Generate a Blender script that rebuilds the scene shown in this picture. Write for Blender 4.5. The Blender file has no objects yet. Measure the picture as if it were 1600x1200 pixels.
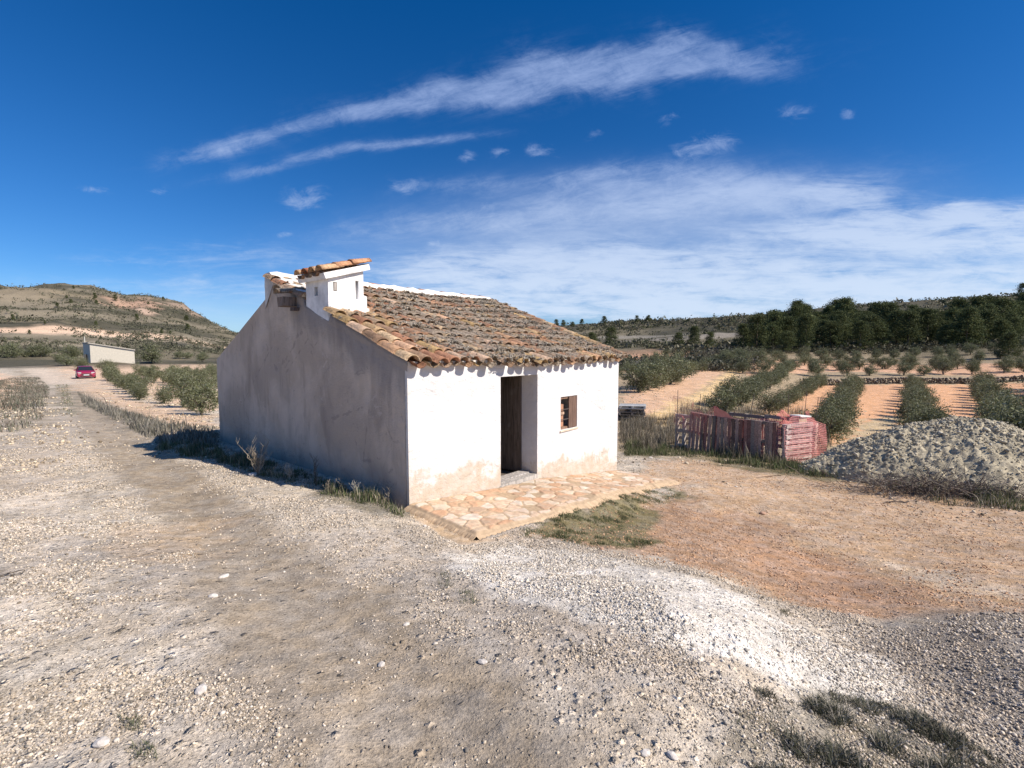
import bpy, math, random
import numpy as np
from mathutils import Vector, Matrix
random.seed(7); RS = np.random.RandomState(11)
scene = bpy.context.scene
COL = scene.collection

# ------------------------------------------------------------------ camera
CZ = 2.15; FPX = 750.0; PITCH = math.atan(53/750)
cam_d = bpy.data.cameras.new("camera"); cam = bpy.data.objects.new("camera", cam_d); COL.objects.link(cam)
cam_d.sensor_width = 36; cam_d.lens = 36*FPX/1600; cam_d.clip_start = 0.05; cam_d.clip_end = 6000
cam.location = (0, 0, CZ); cam.rotation_euler = (math.pi/2-PITCH, 0, 0)
scene.camera = cam

# ------------------------------------------------------------------ noise
def _h(ix, iy, seed):
    n = (ix.astype(np.int64)*374761393 + iy.astype(np.int64)*668265263 + seed*982451653) & 0xffffffff
    n = ((n ^ (n >> 13))*1274126177) & 0xffffffff
    n = ((n ^ (n >> 16))*2246822519) & 0xffffffff
    return ((n ^ (n >> 13)) & 0xffffff)/float(0xffffff)
def vn(x, y, seed=0):
    x = np.asarray(x, float); y = np.asarray(y, float)
    ix = np.floor(x); iy = np.floor(y); fx = x-ix; fy = y-iy
    fx = fx*fx*fx*(fx*(fx*6-15)+10); fy = fy*fy*fy*(fy*(fy*6-15)+10)
    a = _h(ix, iy, seed); b = _h(ix+1, iy, seed); c = _h(ix, iy+1, seed); d = _h(ix+1, iy+1, seed)
    return (a*(1-fx)+b*fx)*(1-fy)+(c*(1-fx)+d*fx)*fy
def fbm(x, y, s=1.0, o=4, seed=0, g=.5):
    r = 0; a = 1; t = 0; x = np.asarray(x, float)/s; y = np.asarray(y, float)/s
    for k in range(o):
        r = r+a*vn(x+13.7*k, y-7.3*k, seed+k); t += a; a *= g; x = x*2.03; y = y*2.03
    return r/t
def sst(a, b, x):
    t = np.clip((x-a)/(b-a), 0, 1); return t*t*(3-2*t)

# ------------------------------------------------------------------ house frame
A = np.array([-1.443, 6.6]); HU = np.array([.648, .7615]); HU = HU/np.linalg.norm(HU); HV = np.array([-HU[1], HU[0]])
HANG = math.atan2(HU[1], HU[0]); HL = 6.07; HW = 7.17
def to_house(x, y):
    dx = np.asarray(x)-A[0]; dy = np.asarray(y)-A[1]
    return dx*HU[0]+dy*HU[1], dx*HV[0]+dy*HV[1]
def from_house(s, t):
    return A[0]+s*HU[0]+t*HV[0], A[1]+s*HU[1]+t*HV[1]
def base_z(s):
    return np.interp(s, [-1, 0, 1.93, 2.95, 6.07, 8], [.05, 0, -.175, -.24, -.69, -.9])
def plat_z(s, w):
    return base_z(s)-.012 - .05*np.clip(w/1.4, 0, 1)*np.interp(s, [0, 6], [1.6, -.4])

# ------------------------------------------------------------------ terrain
CP = [(0,0,.55),(-2,1,.55),(2,1,.50),(-5,2,.55),(0,3,.42),(-3,4,.36),(3,2.6,.25),(1.5,3.2,.33),(-8,-3,.6),(8,-5,.4),(0,-8,.6),(-20,-20,.6),(20,-20,.3),
 (-.6,4.7,.05),(-3.2,4.8,.2),(-1.44,6.6,-.02),(-6.88,11.27,0),(-4,7,.1),(-6,8.5,.08),(-8.6,11,0),(-8,5,.3),(-12,8,.3),(-12,15,-.05),(-16.5,19,-.2),
 (-40,45,-.85),(-41,43,-.9),(-50,30,-.3),(-30,15,.3),(-16.5,24.8,-.6),(-9,24,-.5),(-30,60,-1.1),(-60,100,-1.2),(-100,100,-1),(-10,100,-1.4),(-10,40,-1.1),(-20,35,-.85),
 (0,14,-.5),(0,25,-.9),(2.49,11.2,-.74),(3.6,10.4,-.68),(1.5,8,-.52),(.3,6.4,-.22),(-.34,5.5,-.13),(1.2,5,-.1),
 (4.7,7.05,-.72),(6,5.6,-.5),(2.7,2.5,.12),(3.2,4.6,-.35),(8.8,9.4,-.9),(7.5,13.4,-1.02),(5.3,15.7,-1.08),(3.6,13.4,-.88),(5.9,23.5,-1.3),(11,12,-1.0),(15,8,-.8),(12,4,-.5),
 (9.5,17.5,-1.5),(15.2,22.8,-2.2),(13,19,-1.8),(22,22,-2.1),(20,15,-1.4),(40,25,-1.6),(30,45,-2.3),(39,61,-2.3),(60,60,-2.2),(55,45,-2.2),(20,30,-2.25),(26,38,-2.25),
 (9,27,-1.5),(15.8,47,-1.2),(11.7,40,-1.2),(10,60,-1.1),(25,62,-.9),(47,100,.8),(20,100,0),(80,80,-.3),(70,110,1.2),(100,60,0)]
CP = np.array(CP, float)
def _emb(x, y):
    r = np.hypot(x, y)+1e-9; l = np.log1p(r/2.5)
    return x/r*l, y/r*l
_cx, _cy = _emb(CP[:,0], CP[:,1])
def _phi(d2): return np.sqrt(d2+.02)
_M = _phi((_cx[:,None]-_cx)**2+(_cy[:,None]-_cy)**2)
_n = len(CP); _K = np.zeros((_n+1, _n+1)); _K[:_n,:_n] = _M+np.eye(_n)*-.004; _K[_n,:_n] = 1; _K[:_n,_n] = 1
_W = np.linalg.solve(_K, np.append(CP[:,2], 0))
SKY_L = ([-2200,-1200,-500,-200,0,100,150,200,235,262,290,305,340,372,420,520,700,870,950,1050,1100,1200,1300,1400,1500,1600,1800,2300,3200],
         [ 480,  470,  455, 450,447,445,447,462,460,467,474,487,506,521,530,534,520,509,504,500, 497, 490, 480, 472, 468, 463, 458, 470, 500])
def ground0(x, y):
    x = np.asarray(x, float); y = np.asarray(y, float); sh = x.shape
    x = x.ravel(); y = y.ravel(); ex, ey = _emb(x, y); z = np.full(x.shape, _W[_n])
    for i in range(_n): z = z+_W[i]*_phi((ex-_cx[i])**2+(ey-_cy[i])**2)
    r = np.hypot(x, y)
    z = z*(1-sst(100, 220, r))+(-.8)*sst(100, 220, r)
    # terrace wall step on the right fields
    row = sst(59.6, 61.4, y-.02*x)*sst(30, 36, x)
    z = z+row*.55*(1-sst(66, 95, y))
    # far hills: skyline by azimuth
    az = np.arctan2(x, np.maximum(y, -1e9)); front = np.cos(az)
    pxx = np.where(front > .25, 800+FPX*np.tan(np.clip(az, -1.3, 1.3)), np.where(x < 0, -2200, 3200))
    sy = np.interp(pxx, SKY_L[0], SKY_L[1])
    side = sst(350, 900, pxx)            # 0 left mountain, 1 right hills
    R1 = 620*(1-side)+300*side; R0 = 190*(1-side)+104*side
    wob = fbm(x, y, 90, 4, 5)-.5
    R1 = R1*(1+.12*np.sin(az*9+1)); d = r*np.maximum(front, .25)
    top = CZ+(547-sy)/FPX*R1*np.maximum(front, .25)
    k = np.clip((r-R0)/(R1-R0), 0, 1); prof = k**1.25*(2.1-1.1*k) if False else (k*k*(1.15-.15*k)*.45+.55*k**1.0)
    hill = (top+.8)*prof
    gul = (np.abs(fbm(x, y, 120, 4, 9)-.5)*2)
    hill = hill*(1-(.35*gul+.0)*4*k*(1-k))+wob*14*k*(1-k)*(1-side*.6)
    back = 1-.35*sst(R1, R1*1.8, r)
    z = z+np.where(r > R0, hill*back, 0)
    return z.reshape(sh)
def ray_dir(px, py):
    a = (px-800)/FPX; b = (600-py)/FPX; c, s = math.cos(PITCH), math.sin(PITCH)
    return np.array([a, c+b*s, -s+b*c])
def gp(px, py, fn=None):
    fn = fn or ground0; d = ray_dir(px, py); ts = np.geomspace(1.2, 2500, 1500)
    X = d[0]*ts; Y = d[1]*ts; Z = CZ+d[2]*ts; G = fn(X, Y)
    i = np.argmax(Z < G) if np.any(Z < G) else len(ts)-1
    a, b = ts[max(i-1, 0)], ts[i]
    for _ in range(14):
        m = (a+b)/2
        if CZ+d[2]*m < fn(np.array([d[0]*m]), np.array([d[1]*m]))[0]: b = m
        else: a = m
    return (d[0]*b, d[1]*b)
def gpl(pts): return np.array([gp(*p) for p in pts])
BERM = gpl([(735,895),(900,925),(1080,965),(1240,1015),(1360,1075),(1420,1120)])
TRK = gpl([(112,612),(150,645),(190,685),(250,735),(320,800),(400,880),(480,955),(580,1060),(690,1198)])
TRK2 = gpl([(80,612),(84,640),(60,690),(15,760)])
def segd(x, y, P):
    best = np.full(np.shape(x), 1e9)
    for i in range(len(P)-1):
        ax, ay = P[i]; bx, by = P[i+1]; dx, dy = bx-ax, by-ay; L = dx*dx+dy*dy+1e-12
        t = np.clip(((x-ax)*dx+(y-ay)*dy)/L, 0, 1)
        best = np.minimum(best, np.hypot(x-ax-t*dx, y-ay-t*dy))
    return best
def polysd(x, y, P):   # negative inside
    inside = np.zeros(np.shape(x), bool); n = len(P)
    for i in range(n):
        ax, ay = P[i]; bx, by = P[(i+1) % n]
        c = ((ay > y) != (by > y)) & (x < (bx-ax)*(y-ay)/(by-ay+1e-12)+ax); inside ^= c
    d = segd(x, y, list(P)+[P[0]])
    return np.where(inside, -d, d)
FIELDS = None
def ground(x, y):
    x = np.asarray(x, float); y = np.asarray(y, float); z = ground0(x, y); r = np.hypot(x, y)
    near = 1-sst(25, 70, r)
    z = z+near*((fbm(x, y, 1.4, 4, 21)-.5)*.10+(fbm(x, y, .28, 3, 31)-.5)*.028*(1-sst(8, 16, r)))
    z = z+.075*np.exp(-(segd(x, y, BERM)/.33)**2)
    z = z-.035*np.exp(-(segd(x, y, TRK)/.30)**2)*(1-sst(20, 40, r))
    s, t = to_house(x, y); w = -t
    # flatten under and around the house and platform
    inpl = (s > -.12) & (s < 6.16) & (w > -.5) & (w < 1.42)
    e = np.maximum(np.maximum(-.12-s, s-6.16), np.maximum(-w-.5, w-1.42))
    lim = plat_z(np.clip(s, 0, 6.1), np.clip(w, 0, 1.4))-.11
    tgt = plat_z(np.clip(s, -.1, 6.2), np.clip(w, -.3, 1.5))-.028-.045*sst(.4, 2.5, s)
    k = (1-sst(.0, .55, e))*sst(-.45, -.1, w); z = z*(1-k)+tgt*k
    z = np.where(e < 0, np.minimum(z, lim), z)
    ih = (s > .1) & (s < HL-.1) & (t > .1) & (t < HW-.1)
    z = np.where(ih, np.minimum(z, -.9), z)
    return z
def gz(x, y): return float(ground(np.array([x]), np.array([y]))[0])

# ------------------------------------------------------------------ mesh helpers
class MB:
    def __init__(s): s.v = []; s.f = []; s.c = []; s.n = 0; s.col = (1, 1, 1)
    def add(s, v, f, col=None):
        v = np.asarray(v, float).reshape(-1, 3); s.v.append(v); n = s.n
        s.f.extend([tuple(int(i)+n for i in q) for q in f]); s.n += len(v)
        c = np.asarray(col if col is not None else s.col, float)
        if c.ndim == 1: c = np.tile(c, (len(v), 1))
        s.c.append(c); return s
    def box(s, lo, hi, M=None, col=None, jit=0):
        x0, y0, z0 = lo; x1, y1, z1 = hi
        v = np.array([(x0,y0,z0),(x1,y0,z0),(x1,y1,z0),(x0,y1,z0),(x0,y0,z1),(x1,y0,z1),(x1,y1,z1),(x0,y1,z1)], float)
        if jit: v = v+RS.uniform(-jit, jit, v.shape)
        if M is not None: v = xf(v, M)
        return s.add(v, [(0,3,2,1),(4,5,6,7),(0,1,5,4),(1,2,6,5),(2,3,7,6),(3,0,4,7)], col)
    def tube(s, pts, rad, n=6, col=None):
        pts = [np.asarray(p, float) for p in pts]; m = len(pts)
        if not hasattr(rad, '__len__'): rad = [rad]*m
        V = []
        for i, p in enumerate(pts):
            d = pts[min(i+1, m-1)]-pts[max(i-1, 0)]; d = d/(np.linalg.norm(d)+1e-9)
            u = np.cross(d, [0, 0, 1.0]);
            if np.linalg.norm(u) < .05: u = np.cross(d, [0, 1.0, 0])
            u = u/np.linalg.norm(u); w = np.cross(d, u)
            for k in range(n):
                a = 2*math.pi*k/n; V.append(p+rad[i]*(math.cos(a)*u+math.sin(a)*w))
        F = [(i*n+k, i*n+(k+1) % n, (i+1)*n+(k+1) % n, (i+1)*n+k) for i in range(m-1) for k in range(n)]
        F.append(tuple(range(n))[::-1]); F.append(tuple((m-1)*n+k for k in range(n)))
        return s.add(V, F, col)
    def grid(s, V, nu, nv, col=None, flip=False):
        F = []
        for i in range(nu-1):
            for j in range(nv-1):
                q = (i*nv+j, (i+1)*nv+j, (i+1)*nv+j+1, i*nv+j+1); F.append(q[::-1] if flip else q)
        return s.add(V, F, col)
    def build(s, name, m, parent=None, smooth=False, loc=None):
        V = np.concatenate(s.v) if s.v else np.zeros((0, 3)); me = bpy.data.meshes.new(name)
        me.from_pydata(V.tolist(), [], s.f)
        C = np.concatenate(s.c); a = me.color_attributes.new("Col", 'FLOAT_COLOR', 'POINT')
        a.data.foreach_set("color", np.c_[C, np.ones(len(C))].astype(np.float32).ravel())
        me.materials.append(m)
        if smooth: me.polygons.foreach_set("use_smooth", [True]*len(me.polygons))
        me.update(); o = bpy.data.objects.new(name, me); COL.objects.link(o)
        if parent: o.parent = parent
        if loc is not None: o.location = loc
        return o
def fast_mesh(name, V, T, C, m, parent=None, smooth=False):
    """V (n,3), T (k,3 or 4) equal-size faces"""
    me = bpy.data.meshes.new(name); n = len(V); k, q = T.shape
    me.vertices.add(n); me.vertices.foreach_set("co", np.asarray(V, np.float32).ravel())
    me.loops.add(k*q); me.loops.foreach_set("vertex_index", T.astype(np.int32).ravel())
    me.polygons.add(k); me.polygons.foreach_set("loop_start", np.arange(0, k*q, q, dtype=np.int32))
    me.polygons.foreach_set("loop_total", np.full(k, q, np.int32))
    if smooth: me.polygons.foreach_set("use_smooth", np.ones(k, bool))
    me.update(calc_edges=True); me.validate()
    a = me.color_attributes.new("Col", 'FLOAT_COLOR', 'POINT')
    a.data.foreach_set("color", np.c_[C, np.ones(len(C))].astype(np.float32).ravel())
    me.materials.append(m); o = bpy.data.objects.new(name, me); COL.objects.link(o)
    if parent: o.parent = parent
    return o
def xf(v, M):
    M = np.array(M); return v@M[:3,:3].T+M[:3,3]
def rotm(ax, ay, az):
    return np.array(Matrix.Rotation(az, 3, 'Z')@Matrix.Rotation(ay, 3, 'Y')@Matrix.Rotation(ax, 3, 'X'))
def TM(loc, ax=0, ay=0, az=0):
    M = np.eye(4); M[:3,:3] = rotm(ax, ay, az); M[:3,3] = loc; return M
def empty(name, loc, rz=0, label=None, cat=None, group=None, kind=None):
    o = bpy.data.objects.new(name, None); COL.objects.link(o); o.location = loc; o.rotation_euler = (0, 0, rz)
    o.empty_display_size = .2
    return tag(o, label, cat, group, kind)
def tag(o, label=None, cat=None, group=None, kind=None):
    if label: o["label"] = label
    if cat: o["category"] = cat
    if group: o["group"] = group
    if kind: o["kind"] = kind
    return o
def copy_tree(o, parent=None):
    c = o.copy(); COL.objects.link(c)
    if parent: c.parent = parent
    for ch in list(o.children): copy_tree(ch, c)
    return c
ORD = ['first','second','third','fourth','fifth','sixth','seventh','eighth','ninth','tenth','eleventh','twelfth','thirteenth','fourteenth','fifteenth','sixteenth','seventeenth','eighteenth','nineteenth','twentieth']
def ordw(i):
    if i < 20: return ORD[i]
    t = ['twenty','thirty','forty','fifty','sixty','seventy','eighty','ninety'][(i+1)//10-2]; u = (i+1) % 10
    if u == 0: return {'twenty':'twentieth','thirty':'thirtieth','forty':'fortieth','fifty':'fiftieth','sixty':'sixtieth','seventy':'seventieth','eighty':'eightieth','ninety':'ninetieth'}[t]
    return t+'-'+ORD[u-1]

# ------------------------------------------------------------------ materials
class NT:
    def __init__(s, tree): s.t = tree; s.n = tree.nodes; s.l = tree.links
    def new(s, typ, ins=None, **kw):
        n = s.n.new(typ)
        for k, v in kw.items(): setattr(n, k, v)
        for k, v in (ins or {}).items(): s.set(n.inputs[k], v)
        return n
    def set(s, inp, v):
        if isinstance(v, bpy.types.NodeSocket): s.l.new(v, inp)
        elif isinstance(v, bpy.types.Node): s.l.new(v.outputs[0], inp)
        elif isinstance(v, (tuple, list)) and len(v) == 3 and inp.type == 'RGBA': inp.default_value = (*v, 1)
        else: inp.default_value = v
    def math(s, op, a, b=0, c=None, clamp=False):
        n = s.new('ShaderNodeMath', operation=op, use_clamp=clamp); s.set(n.inputs[0], a); s.set(n.inputs[1], b)
        if c is not None: s.set(n.inputs[2], c)
        return n.outputs[0]
    def noise(s, vec, scale, detail=4, rough=.55, dist=0, out=0):
        n = s.new('ShaderNodeTexNoise', {'Vector': vec, 'Scale': scale, 'Detail': detail, 'Roughness': rough, 'Distortion': dist}); return n.outputs[out]
    def mapr(s, v, a, b, c=0, d=1, smooth=True):
        n = s.new('ShaderNodeMapRange', interpolation_type='SMOOTHSTEP' if smooth else 'LINEAR'); s.set(n.inputs[0], v)
        for i, q in enumerate((a, b, c, d)): s.set(n.inputs[i+1], q)
        return n.outputs[0]
    def mix(s, f, a, b, mode='MIX'):
        n = s.new('ShaderNodeMix', data_type='RGBA', blend_type=mode); s.set(n.inputs[0], f); s.set(n.inputs[6], a); s.set(n.inputs[7], b); return n.outputs[2]
    def mapping(s, vec, scale=(1,1,1), loc=(0,0,0), rot=(0,0,0)):
        n = s.new('ShaderNodeMapping'); s.set(n.inputs[0], vec); n.inputs[1].default_value = loc; n.inputs[2].default_value = rot; n.inputs[3].default_value = scale; return n.outputs[0]
def mat(name, fn, rough=.85, spec=.25):
    m = bpy.data.materials.new(name); m.use_nodes = True; t = NT(m.node_tree); t.n.clear()
    out = t.new('ShaderNodeOutputMaterial'); b = t.new('ShaderNodeBsdfPrincipled'); b.inputs['Roughness'].default_value = rough
    b.inputs['Specular IOR Level'].default_value = spec; t.l.new(b.outputs[0], out.inputs[0])
    fn(t, b); return m
def attr(t): return t.new('ShaderNodeAttribute', attribute_name='Col').outputs[0]
def geo(t): return t.new('ShaderNodeNewGeometry').outputs[0]
def obj(t): return t.new('ShaderNodeTexCoord').outputs[3]
def bump(t, b, h, strength=.5, dist=.02, normal=None):
    n = t.new('ShaderNodeBump', {'Height': h, 'Strength': strength, 'Distance': dist})
    if normal: t.set(n.inputs['Normal'], normal)
    t.l.new(n.outputs[0], b.inputs['Normal']); return n.outputs[0]
def m_attr(name, rough=.85, var=.25, scale=6, bs=.3, bd=.01, bscale=30, spec=.2, objsp=True):
    def fn(t, b):
        p = obj(t) if objsp else geo(t); n = t.noise(p, scale, 5, .6)
        k = t.mapr(n, .25, .75, 1-var, 1+var)
        c = t.mix(1, attr(t), k, 'MULTIPLY'); t.set(b.inputs[0], c)
        bump(t, b, t.noise(p, bscale, 4, .6), bs, bd)
    return mat(name, fn, rough, spec)
# ------------------------------------------------------------------ ground material and sheet
def _ground(t, b):
    p = geo(t); c = attr(t)
    al = t.new('ShaderNodeAttribute', attribute_name='Grav'); grav = al.outputs[2]
    big = t.noise(p, 1.3, 5, .6); mid = t.noise(p, 9, 5, .65); fine = t.noise(p, 60, 4, .7)
    k = t.math('MULTIPLY', t.mapr(big, .3, .7, .84, 1.14), t.mapr(mid, .25, .75, .74, 1.24))
    k = t.math('MULTIPLY', k, t.mapr(fine, .25, .75, .72, 1.26))
    c = t.mix(1, c, k, 'MULTIPLY')
    # embedded grit: cells of two sizes with their own tone
    acc = None
    hts = []
    wp = t.new('ShaderNodeVectorMath', operation='ADD'); t.set(wp.inputs[0], p)
    nz = t.noise(p, 30, 2, .5, out=1); t.set(wp.inputs[1], t.new('ShaderNodeVectorMath', {0: nz, 1: (.03,.03,.03)}, operation='MULTIPLY').outputs[0])
    for sc, amt in ((17, .75), (52, 1.0), (125, .9)):
        v = t.new('ShaderNodeTexVoronoi', {'Vector': wp.outputs[0], 'Scale': sc, 'Randomness': 1.0})
        rnd = t.new('ShaderNodeSeparateColor', {0: v.outputs[1]})
        pick = t.math('GREATER_THAN', rnd.outputs[1], t.mapr(grav, 0, 1, .97, .42, False))
        inside = t.mapr(v.outputs[0], .28, .5, 1, 0)
        m = t.math('MULTIPLY', pick, inside)
        tone = t.mapr(rnd.outputs[0], 0, 1, .34, 1.95, False)
        c = t.mix(t.math('MULTIPLY', m, .85*amt), c, t.mix(1, c, tone, 'MULTIPLY'))
        hts.append(t.math('MULTIPLY', m, t.mapr(v.outputs[0], 0, .5, 1, 0)))
        sh = t.math('MULTIPLY', t.math('MULTIPLY', pick, t.mapr(v.outputs[0], .45, .55, 0, 1)), .0)
    c2 = t.new('ShaderNodeHueSaturation', {'Saturation': t.mapr(t.noise(p, 5, 3, .6), .3, .7, .8, 1.08), 'Color': c}).outputs[0]
    t.set(b.inputs[0], c2)
    h = t.math('ADD', t.math('MULTIPLY', hts[1], .9), t.math('MULTIPLY', hts[2], .4)); h = t.math('ADD', h, t.math('MULTIPLY', hts[0], 1.6))
    h = t.math('ADD', h, t.math('MULTIPLY', fine, .7)); h = t.math('ADD', h, t.math('MULTIPLY', mid, 1.6))
    bump(t, b, h, 1.0, .016)
M_ground = mat('ground_soil', _ground, .95, .1)

nf = 620; kf = .0118
az = np.concatenate([np.linspace(-58, 58, nf), np.linspace(58, 302, 62)[1:-1]])*math.pi/180
rr = np.concatenate([[.02, .25, .5], np.exp(np.arange(math.log(.8), math.log(1900), kf))])
AZ, RR = np.meshgrid(az, rr, indexing='ij'); gx = (RR*np.sin(AZ)).ravel(); gy = (RR*np.cos(AZ)).ravel()
gzv = ground(gx, gy); gr = np.hypot(gx, gy)
# scrub unevenness on far land
gzv = gzv+sst(60, 140, gr)*(fbm(gx, gy, 9, 3, 77)-.5)*1.1+sst(260, 420, gr)*sst(-100, -200, gx)*(np.abs(fbm(gx, gy, 45, 5, 78)-.5)*-14+1)
N = len(gx); C = np.zeros((N, 3)); G = np.zeros(N)
def L(r, g, b): # sRGB 0..255 look (sunlit) -> albedo
    f = lambda c: ((c/255+.055)/1.055)**2.4 if c > 10 else c/255/12.92
    return np.array([f(r), f(g), f(b)])*ALB
ALB = 1.0
C[:] = L(192,177,158); G[:] = .8
def paint(mask, col, grav=None):
    m = np.clip(mask, 0, 1)[:, None]; C[:] = C*(1-m)+np.asarray(col)*m
    if grav is not None: G[:] = G*(1-m[:, 0])+grav*m[:, 0]
w1 = (fbm(gx, gy, 1.1, 4, 3)-.5); w2 = (fbm(gx, gy, .33, 4, 8)-.5); w3 = (fbm(gx, gy, 14, 4, 15)-.5); w4 = fbm(gx, gy, 4, 4, 19)-.5
def pp(px, col, soft=.3, amp=.5, k=1, grav=None):
    P = gpl(px); d = polysd(gx, gy, P); sc = np.clip(gr/5, .5, 12)
    paint(k*sst(soft*sc, -soft*sc, d+(w1+w2*.7)*amp*sc), col, grav)
# variation of the gravel
paint(sst(.08, .22, w1)*.6, L(208,192,170)); paint(sst(.07, .2, w4)*.35, L(172,158,144))
# right-hand soil
pp([(1075,800),(1060,700),(1300,735),(1600,770),(2200,820),(2200,1010),(1600,960),(1400,965),(1200,935),(1080,890),(1020,850),(900,830),(800,838),(1000,765)], L(184,154,124), .2, .5, 1, .45)
pp([(820,838),(1040,775),(1150,800),(1350,880),(1480,945),(1400,965),(1200,925),(1050,880),(940,860)], L(172,139,112), .15, .9, .85, .55)
pp([(1150,830),(1300,880),(1400,930),(1300,940),(1180,890)], L(178,138,108), .1, .7, .5, .5)
pp([(1340,870),(1480,890),(1600,925),(1600,940),(1450,915)], L(202,178,150), .08, .3, .8, .2)
pp([(1480,960),(1600,960),(1600,1200),(1430,1110),(1330,990)], L(140,128,116), .2, .7, .85, .9)
pp([(1000,720),(1100,725),(1330,770),(1600,800),(1600,830),(1300,800),(1100,765),(1000,745)], L(188,158,128), .1, .3, .8, .15)
# white gravel spill
pp([(700,870),(800,850),(930,865),(1080,905),(1250,975),(1380,1030),(1440,1095),(1400,1130),(1250,1080),(1080,1020),(900,965),(760,935)], L(222,211,196), .10, .7, .92, .8)
# road: pale sides, brown smooth wheel track
pp([(0,745),(60,700),(110,720),(110,860),(80,960),(0,1030)], L(220,202,180), .15, .6, .75, .35)
d = segd(gx, gy, TRK); wd = np.interp(gr, [1.5, 6, 12, 40], [.62, .50, .58, 1.0])
paint(.92*sst(wd*1.25, wd*.6, d+w2*.3+w1*.25)*(1-.15*sst(-.05, .2, w4)), L(158,142,122), .03)
d = segd(gx, gy, TRK2); paint(.6*sst(.8, .3, d+w1*.5), L(176,160,142), .2)
pp([(130,830),(260,800),(330,830),(300,870),(180,860)], L(190,162,130), .1, .8, .5)
pp([(640,800),(668,795),(770,843),(800,835),(775,848),(720,850),(690,835)], L(188,162,132), .02, .08, 1, 0)
# green tints under the weeds
GRN = L(104,104,72)
pp([(800,835),(860,815),(930,790),(1040,765),(1060,775),(1000,800),(960,835),(1040,850),(960,855),(860,840)], GRN, .08, .7, .75)
pp([(975,715),(1060,715),(1220,745),(1330,755),(1600,790),(1600,775),(1420,735),(1220,715),(1060,690),(975,690)], L(96,92,66), .1, .5, .8)
pp([(340,700),(640,795),(600,810),(430,750),(250,700),(250,690)], L(110,104,86), .1, .5, .6)
pp([(88,600),(108,600),(118,645),(100,650)], L(110,110,92), .1, .5, .7)
pp([(1120,1080),(1300,1080),(1480,1130),(1600,1200),(1100,1200)], L(112,104,88), .1, .6, .6, .9)
# verges
pp([(0,690),(72,650),(74,598),(35,578),(0,600)], L(150,136,116), .15, .5, .85, .3)
pp([(-300,640),(0,640),(25,612),(30,598),(0,583),(-300,583)], L(222,184,150), .1, .4, .9, .1)
pp([(118,600),(200,655),(342,690),(342,660),(200,622),(150,600)], L(205,172,140), .1, .4, .9, .1)
pp([(118,612),(180,645),(260,668),(342,668),(342,700),(245,692),(180,655)], L(136,126,110), .1, .4, .85, .3)
# left orchard soil and valley
pp([(150,598),(342,650),(342,560),(200,556),(80,562),(60,568),(100,585)], L(214,180,148), .2, .6, .95, .1)
pp([(-400,545.5),(360,550),(360,556),(200,557),(60,566),(-10,562),(-400,570)], L(142,134,104), .2, .9, .9, .1)
d = polysd(gx, gy, gpl([(0,566),(40,574),(78,600),(115,600),(90,590),(60,570),(10,560)])); paint(sst(1.5, -1, d), L(206,186,164), .2)
# right-hand land: banks, orchards
far = np.maximum(sst(16, 26, gy)*sst(3.0, 5.5, gx), sst(13.5, 17, gy+gx*.3)*sst(-7.5, -5, gx+.25*(gy-14))*sst(100, 80, gr))
paint(far*.95, L(160,140,112), .2)
pp([(975,655),(1010,655),(1080,622),(1155,552),(1100,550),(1000,585),(975,620)], L(206,166,132), .06, .3, .95, .3)
pp([(1000,670),(1020,645),(1090,612),(1155,565),(1150,585),(1110,625),(1060,665)], L(216,182,130), .05, .25, .95, .2)
pp([(1160,665),(1260,600),(1600,598),(2300,600),(2300,720),(1600,690),(1270,700)], L(212,160,118), .05, .25, .95, .15)
pp([(1165,587),(1290,580),(2300,580),(2300,560),(1160,560)], L(206,160,126), .08, .3, .9, .15)
pp([(880,560),(1000,545),(1150,548),(1120,562),(980,580),(880,590)], L(200,150,116), .05, .4, .85, .2)
pp([(1270,700),(1350,655),(1420,650),(1420,700),(1300,720)], L(190,172,136), .05, .4, .8, .3)
# hills
hill = sst(100, 150, gr)
sc = L(112,106,88)*.58; s2 = L(94,91,74)*.56
side = sst(-.35, .05, np.arctan2(gx, gy))
paint(hill, sc*(1-side[:, None]*.18) if False else sc, .3)
paint(hill*sst(-.03, .12, w3)*.8, s2); paint(hill*sst(.02, .2, fbm(gx, gy, 40, 4, 41)-.5)*.7, L(140,128,104)*.8)
lm = (gx < -60)
strat = fbm(gx*.35+gy*.1, gzv*3.5, 30, 4, 51)-.5
paint(np.where(lm, hill*sst(.05, .16, strat)*.55, 0), L(160,146,124)*.85)
def hillspot(px, py, wx, wy, col, k=.9):
    # a scar of bare rock: an ellipse on the slope round a ground point
    X, Y = gp(px, py, lambda a, b: ground0(a, b)); R = math.hypot(X, Y); a0 = math.atan2(X, Y)
    da = (np.arctan2(gx, gy)-a0)*R/wx; dr = (gr-R)/wy
    paint(k*np.where(gr > 80, sst(1.25, .6, np.hypot(da, dr)+(fbm(gx, gy, 18, 4, 61)-.5)*1.4), 0), col)
hillspot(205, 476, 24, 60, L(176,142,118)); hillspot(228, 484, 8, 30, L(190,160,136)); hillspot(280, 478, 18, 40, L(160,136,116), .8)
hillspot(30, 456, 45, 50, L(150,134,110), .6)
hillspot(130, 517, 32, 26, L(224,188,156)); hillspot(195, 524, 28, 16, L(220,188,158), .8); hillspot(330, 541, 18, 25, L(206,178,150), .8)
hillspot(60, 536, 34, 14, L(176,160,136), .6); hillspot(280, 534, 40, 12, L(166,150,128), .6)
hillspot(1060, 528, 26, 14, L(150,140,128), .7); hillspot(960, 527, 30, 12, L(146,138,126), .7)
V = np.c_[gx, gy, gzv]; na, nr = len(az), len(rr)
I = (np.arange(na)[:, None]*nr+np.arange(nr-1)[None]); J = (((np.arange(na)+1) % na)[:, None]*nr+np.arange(nr-1)[None])
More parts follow.
